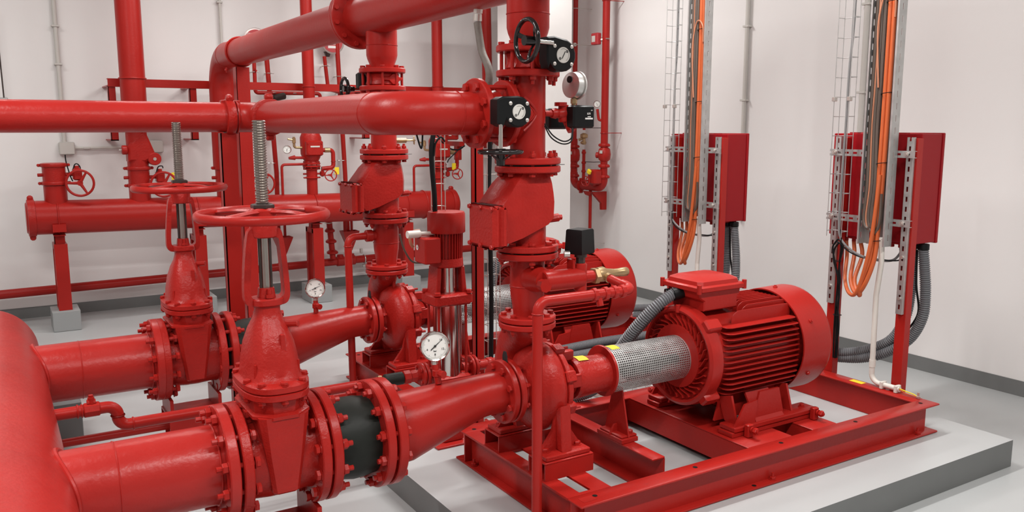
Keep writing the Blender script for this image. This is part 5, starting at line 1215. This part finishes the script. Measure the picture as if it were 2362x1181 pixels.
# scalloped hose right of support 3
t = thing('drain_riser', at(765, 600, Y=8.28), 'stacked red fittings dropping to the drain pipe right of a manifold support', 'pipe fitting')
p0, p1 = at(757, 505, Y=8.28), at(768, 596, Y=8.28)
b = MB(); b.cyl(p0+Z1*.10, p1, .030, n=16)
for f, r in ((.35, .05), (.62, .055), (.9, .058)): q = p0+(p1-p0)*f; b.lathe([(0, .030), (.012, r), (.03, r), (.05, .03)], q, Z1, 16)
b.build('fitting', RED, t)
b = MB(); b.torus(at(757, 514, Y=8.28), Z1, .034, .006, 20, 6); b.build('clamp', ZINC, t)

# manifold supports with concrete blocks
for i, (px_, pt, pb_, lab) in enumerate(((152, 565, 712, 'leftmost'), (470, 545, 676, 'second'), (738, 528, 652, 'third'), (945, 515, 640, 'rightmost'))):
    x = at(px_, pb_, Y=MY-.11).x; z0 = .17; zt = at(px_, pt, Y=MY-.11).z
    t = thing('concrete_block', (x, MY, 0), 'grey painted concrete block under the %s manifold support%s' % (lab, ', beside the far pump flange' if i == 3 else ''), 'block')
    b = MB(); b.bb((x-.105, MY-.16, .0005), (x+.105, MY+.14, z0), .004); b.build('block', [mat('grey_block_paint', (.30, .31, .31), .5)] if i == 0 else bpy.data.materials['grey_block_paint'], t)
    t = thing('manifold_support', (x, MY, z0), '%s red box frame holding up the manifold' % lab, 'support'); w_ = .05
    z0 += .001
    b = MB(); b.bb((x-w_, MY-.115, z0), (x+w_, MY-.108, zt)); b.bb((x-w_, MY-.108, z0), (x-w_+.006, MY-.07, zt)); b.bb((x+w_-.006, MY-.108, z0), (x+w_, MY-.07, zt)); b.build('front_channel', RED, t)
    b = MB(); b.bb((x-w_, MY+.108, z0), (x+w_, MY+.115, zt)); b.bb((x-w_, MY+.07, z0), (x-w_+.006, MY+.108, zt)); b.build('rear_channel', RED, t)
    b = MB(); b.bb((x-w_, MY-.115, zt), (x+w_, MY+.115, zt+.008)); b.bb((x-w_, MY-.108, zt-.04), (x-w_+.006, MY+.108, zt)); b.build('top_plate', RED, t)
    b = MB(); b.bb((x-w_, MY-.07, z0), (x+w_, MY+.07, z0+.008)); b.build('bottom_plate', RED, t)
    zp = mzx(x)-MR
    b = MB(); b.bb((x-.04, MY-.045, zt+.008), (x+.04, MY-.038, zp+.04)); b.bb((x-.04, MY-.045, zt+.008), (x-.034, MY+.045, zp+.04)); b.build('stem_channel', RED, t)
    b = MB(); b.torus((x, MY, mzx(x)), X1, MR+.004, .006, 24, 6, PI*.62, PI*1.38) ; b.bb((x-.045, MY-.11, zp-.005), (x+.045, MY+.11, zp+.001)); b.bb((x-.05, MY-MR-.006, zp+.03), (x+.05, MY-MR+.03, zp+.095)); b.build('saddle', RED, t)

# rail on the wall with brackets
RYL = 8.15; t = thing('wall_rail', (3, RYL, 1.6), 'long horizontal red steel rail carrying the wall risers', 'rail')
za, zb_ = at(250, 190, Y=RYL).z, at(1000, 210, Y=RYL).z; xa_ = at(248, 190, Y=RYL).x
b = MB(); b.bb((xa_, RYL-.003, za-.035), (4.85, RYL+.003, za+.035)); b.bb((xa_, RYL, za+.029), (4.85, RYL+.07, za+.035)); b.bb((xa_, RYL, za-.035), (4.85, RYL+.07, za-.029)); b.build('beam', RED, t)
for x in (xa_+.03, at(445, 200, Y=RYL).x, 3.3, 4.7):
    b = MB(); b.bb((x-.03, RYL+.01, za-.50), (x+.03, RYL+.016, za-.03)); b.bb((x-.03, RYL+.01, za-.50), (x-.024, RYL+.07, za-.03)); b.bb((x-.03, RYL+.01, za-.03), (x+.03, WY-.001, za-.02)); b.bb((x-.03, RYL+.01, za-.5), (x+.03, WY-.001, za-.49)); b.build('bracket', RED, t)

# alarm gongs with pipes
YG = 8.46
def gong(px, py, label, word):
    c = at(px, py, Y=YG-.05); t = thing('alarm_gong', (c.x, YG, c.z-.1), label, 'alarm gong'); nd = V((-.12, -1, 0)).normalized()
    b = MB(); b.lathe([(0, .03), (.02, .10), (.05, .115), (.062, .115), (.066, .108)], c-nd*.07, nd, 36); tag(b.build('bell', mat('gong_silver', (.5, .42, .40), .35, metal=.5), t), 'silvery rim')
    b = MB(); b.lathe([(0, 0), (0, .098), (.0015, .097)], c-nd*.004, nd, 36, cap=False); b.cyl(c-nd*.004, c-nd*.002, .097, n=36); f = b.build('face', REDLAB, t)
    u = Z1.cross(nd).normalized(); v = nd.cross(u)
    text(word, .034, c+v*.05+nd*.001, u, nd, LABW, f); text('ALARM', .026, c-v*.015+nd*.001, u, nd, LABW, f)
    b = MB(); p = c-v*.045+nd*.0; b.grid([[p-u*.05-v*.012, p+u*.05-v*.012], [p-u*.05+v*.012, p+u*.05+v*.012]], close=False); b.build('label_strip', LABW, f)
    b = MB(); b.tube([c-nd*.05-Z1*.09+X1*-.05, c-nd*.05-Z1*.14+X1*-.05], [.04, .02], 12); b.build('water_motor', DSTEEL, t)
    return c
gong(590, 92, 'round red alarm gong with silver rim half hidden above the header', 'SPRINKLER'); gong(768, 98, 'round red alarm gong with silver rim below the header flange', 'SPRINKLER')
def wallpipe(l, r, label, Y=8.40, clips=(), name='wall_pipe'):
    P = pxs(l, Y=Y); t = thing(name, P[-1], label, 'pipe'); b = MB(); b.tube(fillet(P, .03, 6) if len(P) > 2 else P, r, 12); b.build('pipe', RED, t)
    for px_, py in clips:
        p = at(px_, py, Y=Y); b = MB(); b.torus(p, Z1 if len(P) < 3 or True else X1, r+.003, .004, 18, 6); b.cyl(p+Y1*r, (p.x, WY-.001, p.z), .005, n=6); b.cyl(p-X1*(r+.025), p+X1*(r+.025), .005, n=8); b.build('pipe_clip', ZINC, t)
    return t
wallpipe([(584, 100), (589, 214), (738, 216), (741, 300)], .019, 'dark red trim pipe below the left gong, bending right to the middle riser', clips=((586, 166), (632, 214), (679, 215)))
wallpipe([(612, 100), (638, 400), (642, 545)], .024, 'straight red drop pipe under the left gong', Y=8.42, clips=((620, 169), (629, 376)))
wallpipe([(748, 130), (757, 206), (800, 216), (880, 220)], .019, 'dark red trim pipe below the right gong, bending right', clips=((752, 152), (787, 215)))
wallpipe([(777, 100), (796, 400), (802, 530)], .024, 'straight red drop pipe under the right gong', Y=8.42, clips=((781, 176), (790, 370)))
p = at(635, 220, Y=8.38); t = thing('black_valve_cover', p, 'black insulated valve on the trim pipe under the left gong', 'valve'); b = MB(); b.cyl(p-X1*.02-Z1*.03, p+X1*.10+Z1*.0, .034, n=12, b=.01); b.build('cover', DSTEEL, t)
wallpipe([(1120, -6), (1124, 180), (1128, 330), (1100, 332)], .055, 'red riser on the far wall right of the hose, ending behind the valve', Y=MY)
q = [o for o in bpy.data.objects if o.name.startswith('wall_pipe')][-1]

# conduits on the walls
def conduit(P, r, label, clips, wall='back', m=PVCG):
    t = thing('wall_conduit', P[-1], label, 'conduit'); b = MB(); b.tube(P, r, 12); b.build('pipe', m, t)
    for p in clips:
        b = MB(); n_ = V((0, 1, 0)) if wall == 'back' else V((1, 0, 0)); s = V((1, 0, 0)) if wall == 'back' else V((0, 1, 0))
        b.bb(p-n_*(r+.006)-s*(r+.014)-Z1*.008, p+n_*(r+.010)+s*(r+.014)+Z1*.008, .002); b.build('clip', m, t)
    return t
YC = 8.535
a, c = at(119, -30, Y=YC), at(150, 332, Y=YC); a.x = c.x = (a.x+c.x)/2; a.z = CEIL-.002
conduit([a, c], .018, 'grey plastic conduit down the back wall to a junction box, far left', [V((a.x, YC, at(131, 60, Y=YC).z)), V((a.x, YC, at(136, 148, Y=YC).z))])
def jbox(px, py, label, s=.062):
    p = at(px, py, Y=8.53); t = thing('junction_box', p-Z1*s, label, 'junction box'); b = MB(); b.box((p.x, 8.531, p.z), (s*2, .074, s*1.8), .008); b.build('body', PVCG, t); b = MB(); b.box((p.x, 8.492, p.z), (s*1.9, .008, s*1.7), .003); b.build('lid', PVCG, t); return p
p = jbox(154, 342, 'grey junction box at the left end of the horizontal conduit'); q = jbox(359, 338, 'grey junction box half hidden behind the left check valve')
c = at(200, 342, Y=8.54); conduit([V((p.x+.062, 8.54, p.z)), V((q.x-.062, 8.54, p.z))], .012, 'horizontal grey conduit between the two junction boxes', [V((c.x, 8.54, p.z))])
a = at(509, 60, Y=YC); conduit([V((a.x, YC, CEIL-.002)), V((a.x, YC, 1.5))], .013, 'thin grey conduit on the back wall left of the overhead header', [V((a.x, YC, at(504, 5, Y=YC).z))])
for px_, pys, r, lab, zb in ((1721, (61, 231), .018, 'grey conduit on the right wall behind the far cabinet', .9), (1994, (10, 213), .020, 'grey conduit on the right wall left of the near slotted tray', .9)):
    a = at(px_, 130, X=5.455); conduit([V((5.455, a.y, CEIL-.002)), V((5.455, a.y, zb))], r, lab, [V((5.455, a.y, at(px_, y, X=5.455).z)) for y in pys], 'right')
t = thing('hanging_rod', at(3, 232, Y=8.5), 'thin dark rod with grey foot at the left edge of the back wall', 'rod'); b = MB(); b.cyl(at(9, 225, Y=8.5), at(-12, 20, Y=8.5), .006, n=8); b.build('rod', DSTEEL, t); b = MB(); b.box(at(3, 232, Y=8.52), (.10, .06, .05), .005); b.build('foot', GALV, t)

# ------------------------------------------------------------------ riser station on the right wall
XR = 5.30
def R(px, py): return at(px, py, X=XR)
yB, yA = R(1396, 200).y, R(1326, 200).y
t = thing('wall_riser', (XR, yB, 1.0), 'red wall riser on the right with check valve and round couplings', 'riser'); rB = .037
zBb = R(1396, 405).z
b = MB(); b.cyl((XR, yB, zBb), (XR, yB, CEIL-.002), rB, n=24); b.build('pipe', RED, t)
for py in (335, 383, 408): coupling(t, (XR, yB, R(1396, py).z), Z1, rB+.003, .035, V((-.0, -1, 0)))
b = MB(); z = R(1396, 356).z; b.lathe([(-.07, .04), (-.05, .06), (0, .066), (.05, .058), (.07, .04)], (XR, yB-.005, z), Z1, 24); b.cyl((XR-.02, yB+.03, z-.01), (XR-.05, yB+.07, z-.01), .03, n=16, b=.005); b.build('check_body', REDC, t)
b = MB(); b.box((XR-.064, yB-.03, z+.025), (.006, .04, .03)); b.build('nameplate', LAB, t)
for py, m_ in ((2, 0), (307, 0)): b = MB(); zz = R(1396, py).z; b.torus((XR, yB, zz), Z1, rB+.003, .005, 24, 6); b.cyl((XR+.03, yB-.02, zz), (WX-.001, yB-.05, zz), .004, n=6); b.build('pipe_clip', ZINC if m_ else RED, t)
t = thing('wall_riser', (XR, yA, 1.0), 'thinner red wall riser beside the white column edge', 'riser'); rA = .025
b = MB(); b.cyl((XR, yA, R(1326, 320).z), (XR, yA, CEIL-.002), rA, n=20); b.build('pipe', RED, t)
b = MB(); b.cyl((XR, yA, R(1326, 410).z), (XR, yA, R(1326, 320).z), .036, n=20); b.build('lower_pipe', RED, t)
for py in (338, 383, 405): coupling(t, (XR, yA, R(1326, py).z), Z1, .038, .035, V((0, -1, 0)))
b = MB(); z = R(1326, 358).z; b.lathe([(-.07, .04), (-.05, .055), (0, .060), (.05, .054), (.07, .04)], (XR, yA-.005, z), Z1, 24); b.build('check_body', REDC, t)
b = MB(); b.box((XR-.06, yA-.02, z+.025), (.006, .04, .03)); b.build('nameplate', LAB, t)
for py in (20, 104): b = MB(); zz = R(1326, py).z; b.torus((XR, yA, zz), Z1, rA+.003, .004, 20, 6); b.cyl((XR+.02, yA-.02, zz), (WX-.001, yA-.04, zz), .004, n=6); b.build('pipe_clip', ZINC, t)
zE = R(1360, 430).z
t = thing('crossover_pipe', (XR, (yA+yB)/2, zE-.05), 'red U-shaped crossover pipe joining the two right wall risers', 'pipe')
b = MB(); b.tube(fillet([(XR, yB, zBb+.01), (XR, yB, zE), (XR, yA, zE), (XR, yA, zBb+.01)], .09, 8), .042, 20); b.build('pipe', RED, t)
coupling(t, (XR, yA-.13, zE), Y1, .044, .035, Z1)
t = thing('butterfly_valve', (XR-.05, (yA+yB)/2-.05, zE), 'red gear valve with yellow square indicator on the right wall crossover', 'butterfly valve')
c = at(1372, 408, X=XR-.08); b = MB(); b.box(c, (.10, .13, .15), .015); b.cyl(c+V((0, .05, -.05)), c+V((.06, .05, -.05)), .05, n=20); b.build('gear_case', REDC, t)
b = MB(); q = at(1359, 396, X=XR-.16); b.box(q, (.03, .05, .05), .008, Matrix.Rotation(.5, 3, 'X')); tag(b.build('indicator', YEL, t), 'yellow indicator knob')
b = MB(); q = at(1350, 418, X=XR-.17); b.torus(q, (1, .3, 0), .05, .005, 28, 6); hw_ = b.build('handwheel', RED, t)
for k in range(3): a_ = 2*PI*k/3; b = MB(); _, u_, v_ = frame((1, .3, 0)); b.tube([q, q+u_*math.cos(a_)*.048+v_*math.sin(a_)*.048], .005, 6); b.build('spoke', RED, hw_)
b = MB(); b.cyl(q, q+V((.10, .02, .01)), .008, n=8); b.build('shaft', RED, t)
t = thing('wall_bracket', (XR+.05, yB+.1, zE-.25), 'dark red triangular wall bracket under the crossover pipe', 'bracket')
p = R(1375, 440); b = MB(); b.prism([(-.05, 0), (.14, 0), (.14, -.19), (.08, -.19), (.075, -.12)], (XR, p.y, zE-.05), X1, Z1, Y1, .04, .002); b.prism([(0, 0), (.16, .0), (.12, -.035), (.06, -.045)], (XR-.03, p.y+.03, zE-.05), Y1, Z1, X1, .02); b.build('bracket', RED, t)
t = thing('drain_pipe', (XR, R(1361, 500).y, .01), 'thin red drain pipe dropping from the right wall crossover', 'pipe')
yd = R(1361, 500).y; b = MB(); b.cyl((XR, yd, zE-.03), (XR, yd, .002), .017, n=14); b.build('pipe', RED, t)
b = MB(); b.torus((XR, yd, R(1361, 563).z), Z1, .02, .005, 18, 6); b.cyl((XR, yd, R(1361, 563).z), (WX-.001, yd-.02, R(1361, 563).z), .004, n=6); b.build('pipe_clip', ZINC, t)
ym = R(1347, 330).y
t = thing('test_pipe', (XR, ym, zE), 'slim pipe with brass valve between the two right wall risers', 'pipe')
b = MB(); b.cyl((XR, ym, R(1347, 300).z), (XR, ym, R(1347, 280).z), .015, n=12); b.build('upper_pipe', RED, t)
b = MB(); b.cyl((XR, ym, zE+.05), (XR, ym, R(1347, 345).z), .017, n=12)
for py in (352, 375, 395): b.cyl((XR, ym, R(1347, py).z-.012), (XR, ym, R(1347, py).z+.012), .024, n=12, b=.003)
b.build('pipe', RED, t)
b = MB(); z = R(1347, 318).z; b.cyl((XR, ym, z-.07), (XR, ym, z+.05), .018, n=12); b.box((XR, ym, z+.02), (.06, .07, .05), .01); b.box((XR, ym+.01, z-.05), (.05, .05, .03), .006); b.tube([(XR, ym, z), (XR-.02, ym+.06, z-.02)], .014, 8); b.build('brass_valve', BRASS, t)
for py, ln in ((295, .10), (323, 0), (373, .12)):
    if ln: z = R(1347, py).z; b = MB(); b.tube([(XR, ym-.02, z), (XR+.02, ym-.02-ln, z), (XR+.17, ym-.03-ln, z)], .004, 6); b.build('pipe_clip', DSTEEL, t)
t = thing('tamper_box', R(1376, 105), 'small red alarm box with label on the right wall riser', 'box')
c = at(1375, 90, X=XR-.06); b = MB(); b.box(c, (.05, .11, .115), .006); bx_ = b.build('housing', REDLAB, t)
b = MB(); b.box((c.x-.0265, c.y+.01, c.z+.0), (.002, .055, .06)); b.build('label', LAB, bx_)
b = MB(); b.tube([(c.x+.02, c.y-.03, c.z-.01), (XR, yB, c.z-.01)], .02, 10); b.cyl((XR-.02, yB, c.z-.0), (XR-.02, yB-.09, c.z-.01), .007, n=8); b.build('clamp', ZINC, t)
t = thing('tamper_clamp', R(1330, 104), 'metal clamp with bolt on the thin riser at the column edge', 'clamp'); z = R(1326, 104).z; b = MB(); b.lathe([(0, .02), (.02, .02)], (XR-.03, yA-.02, z), -Y1, 8); b.cyl((XR-.03, yA, z), (XR-.03, yA-.09, z-.005), .006, n=8); b.build('clamp', ZINC, t)
gauge('pressure_gauge', R(1386, 280), at(1377, 240, X=XR-.05), (-.9, -.9, 0), .034, 'small round gauge on the right wall riser, behind the black switch box', needle=-1.0, fitting=False)
t = tag(MB().tube(fillet([at(1378, 252, X=XR-.04), at(1381, 276, X=XR-.04), V((XR, yB, R(1396, 280).z))], .02, 4), .014, 8).build('gauge_elbow', RED), 'red elbow carrying the small wall gauge', 'pipe fitting')

# ------------------------------------------------------------------ between the pumps: post, baskets, hose, black cable
t = post('tray_post', 2.10, 3.74, .141, 1.76, .046, .046, 'slim red channel post behind the jockey pump', 'support post')
def basket(x0, y0, z0, z1, label, pitch=.088, w_=.075, d=.04, nx=3, X=None):
    t = thing('wire_basket_tray', (x0, y0, z0), label, 'cable tray')
    for i in range(nx): b = MB(); b.cyl((x0+w_*i/(nx-1), y0+d, z0), (x0+w_*i/(nx-1), y0+d, z1), .0022, n=6); b.build('wire', ZINC, t)
    for x in (x0, x0+w_): b = MB(); b.cyl((x, y0, z0), (x, y0, z1), .0022, n=6); b.build('wire', ZINC, t)
    z = z0+.02
    while z < z1: b = MB(); b.tube([(x0-.0, y0-.004, z), (x0, y0+d, z), (x0+w_, y0+d, z), (x0+w_, y0-.004, z)], .0024, 6); b.build('wire', ZINC, t); z += pitch
    return t
p = at(1116, 600, Y=3.80)
basket(p.x, 3.76, .2025, 1.75, 'upright wire basket tray behind the near check valve')
tag(MB().tube(spline([(p.x+.028, 3.77, 1.72), (p.x+.026, 3.775, 1.6), (p.x+.018, 3.775, 1.4), (p.x+.022, 3.77, 1.1), (p.x+.03, 3.775, .8), (p.x+.026, 3.775, .36)], 6), .0125, 8).build('cable_bundle', BLACK), 'thick black cable in the wire basket behind the near check valve', 'cable')
p = at(994, 400, Y=3.66); zt_ = at(1000, 290, Y=3.66).z; zb_ = at(1000, 492, Y=3.86).z
basket(p.x+.01, 3.640, z6+.0015, zt_, 'upright wire basket tray above the jockey pump motor', pitch=.108, w_=.055, nx=2)
tag(MB().tube(spline([(p.x+.010, 3.63, zt_), (p.x-.010, 3.63, 1.60), (p.x-.008, 3.63, 1.5), (p.x+.002, 3.63, 1.38), (p.x+.004, 3.63, z6)], 6), .0125, 8).build('cable_bundle', BLACK), 'thick black cable dropping behind the jockey pump motor', 'cable')
tag(MB().tube(spline([(p.x-.004, 3.62, 1.56), (p.x+.006, 3.62, 1.62), (p.x+.03, 3.61, 1.65), (p.x+.055, 3.62, 1.63)], 6), .005, 8).build('cable_branch', BLACK), 'thin black cable arching out of the basket above the jockey pump', 'cable')
# floor basket along X between the two frames
t = thing('floor_basket_tray', (2.9, 3.74, .15), 'low wire basket tray on the plinth between the two base frames', 'cable tray')
for y, z in ((3.68, .20), (3.68, .155), (3.72, .155), (3.76, .155), (3.80, .155), (3.80, .20)): b = MB(); b.cyl((1.98, y, z), (3.95, y, z), .0024, n=6); b.build('wire', ZINC, t)
x = 2.0
while x < 3.95: b = MB(); b.tube([(x, 3.68, .205), (x, 3.68, .152), (x, 3.80, .152), (x, 3.80, .205)], .0024, 6); b.build('wire', ZINC, t); x += .10
for i in range(3): b = MB(); b.bb((2.1+.8*i, 3.67, .1405), (2.13+.8*i, 3.81, .152)); b.build('foot_bar', ZINC, t)
# hose from the header
P = pxs([(1101, 52), (1105, 80), (1112, 120), (1126, 155), (1128, 185), (1120, 215)], X=1.85)
t = thing('flexible_hose', P[0], 'grey wrapped flexible hose hanging from the overhead header', 'hose'); b = MB(); b.tube(spline(P, 6), .0165, 14); b.build('hose', WRAP, t)
a = at(1103, -4, X=1.85); b = MB(); b.tube([a, at(1103, 22, X=1.85)], .017, 12); b.build('nipple', RED, t)
b = MB(); b.tube(pxs([(1103, 20), (1102, 30)], X=1.85), .021, 8); b.tube(pxs([(1102, 32), (1101, 48)], X=1.85), [.018, .020], 14); tag(b.build('fitting', ZINC, t), 'silver crimp fitting')
# jockey motor gland with orange cable and white fitting
q = at(946, 541, Y=3.62); jp = bpy.data.objects['jockey_pump']; b = MB(); b.tube([q-X1*.015, q+X1*.05], .018, 14); b.tube([q+X1*.05, (JX-.07, JY-.01, q.z)], .010, 10); tag(b.build('cable_fitting', PVC, jp), 'pale cable fitting with label')
tag(MB().tube(spline(pxs([(968, 532), (955, 534), (946, 545), (947, 560), (953, 570)], Y=3.72), 6), .008, 8).build('orange_cable', PINKC), 'short orange cable bent into the jockey motor box', 'cable')
tag(MB().tube(spline(pxs([(922, 540), (930, 570), (943, 595), (955, 605), (972, 606)], Y=3.75), 6), .005, 8).build('thin_cable', BROWNC), 'thin brown cable hanging left of the jockey motor', 'cable')

# unseen tray run above the upright trays, added to shade the right wall
t = thing('overhead_cable_tray', (4.0, 2.8, 3.02), 'wide horizontal cable tray overhead that the upright trays climb to', 'cable tray')
b = MB(); b.bb((3.86, -2.4, 3.02), (4.16, 7.6, 3.023)); b.bb((3.86, -2.4, 3.023), (3.862, 7.6, 3.08)); b.bb((4.158, -2.4, 3.023), (4.16, 7.6, 3.08)); b.build('tray', GALV, t)
for y in (-1.5, .5, 2.4, 4.6, 6.6):
    for x in (3.85, 4.17): b = MB(); b.cyl((x, y, 2.99), (x, y, CEIL-.001), .005, n=8); b.build('threaded_rod', ZINC, t)
    b = MB(); b.bb((3.83, y-.02, 2.985), (4.19, y+.02, 3.019)); b.build('hanger_bar', GALV, t)

# repeats share a group
from collections import Counter
cnt = Counter(o.name.split('.')[0] for o in bpy.data.objects if o.parent is None and o.get('category'))
for o in bpy.data.objects:
    b_ = o.name.split('.')[0]
    if o.parent is None and o.get('category') and not o.get('group') and cnt[b_] > 1: o['group'] = b_.replace('_', ' ')+'s in the pump room'
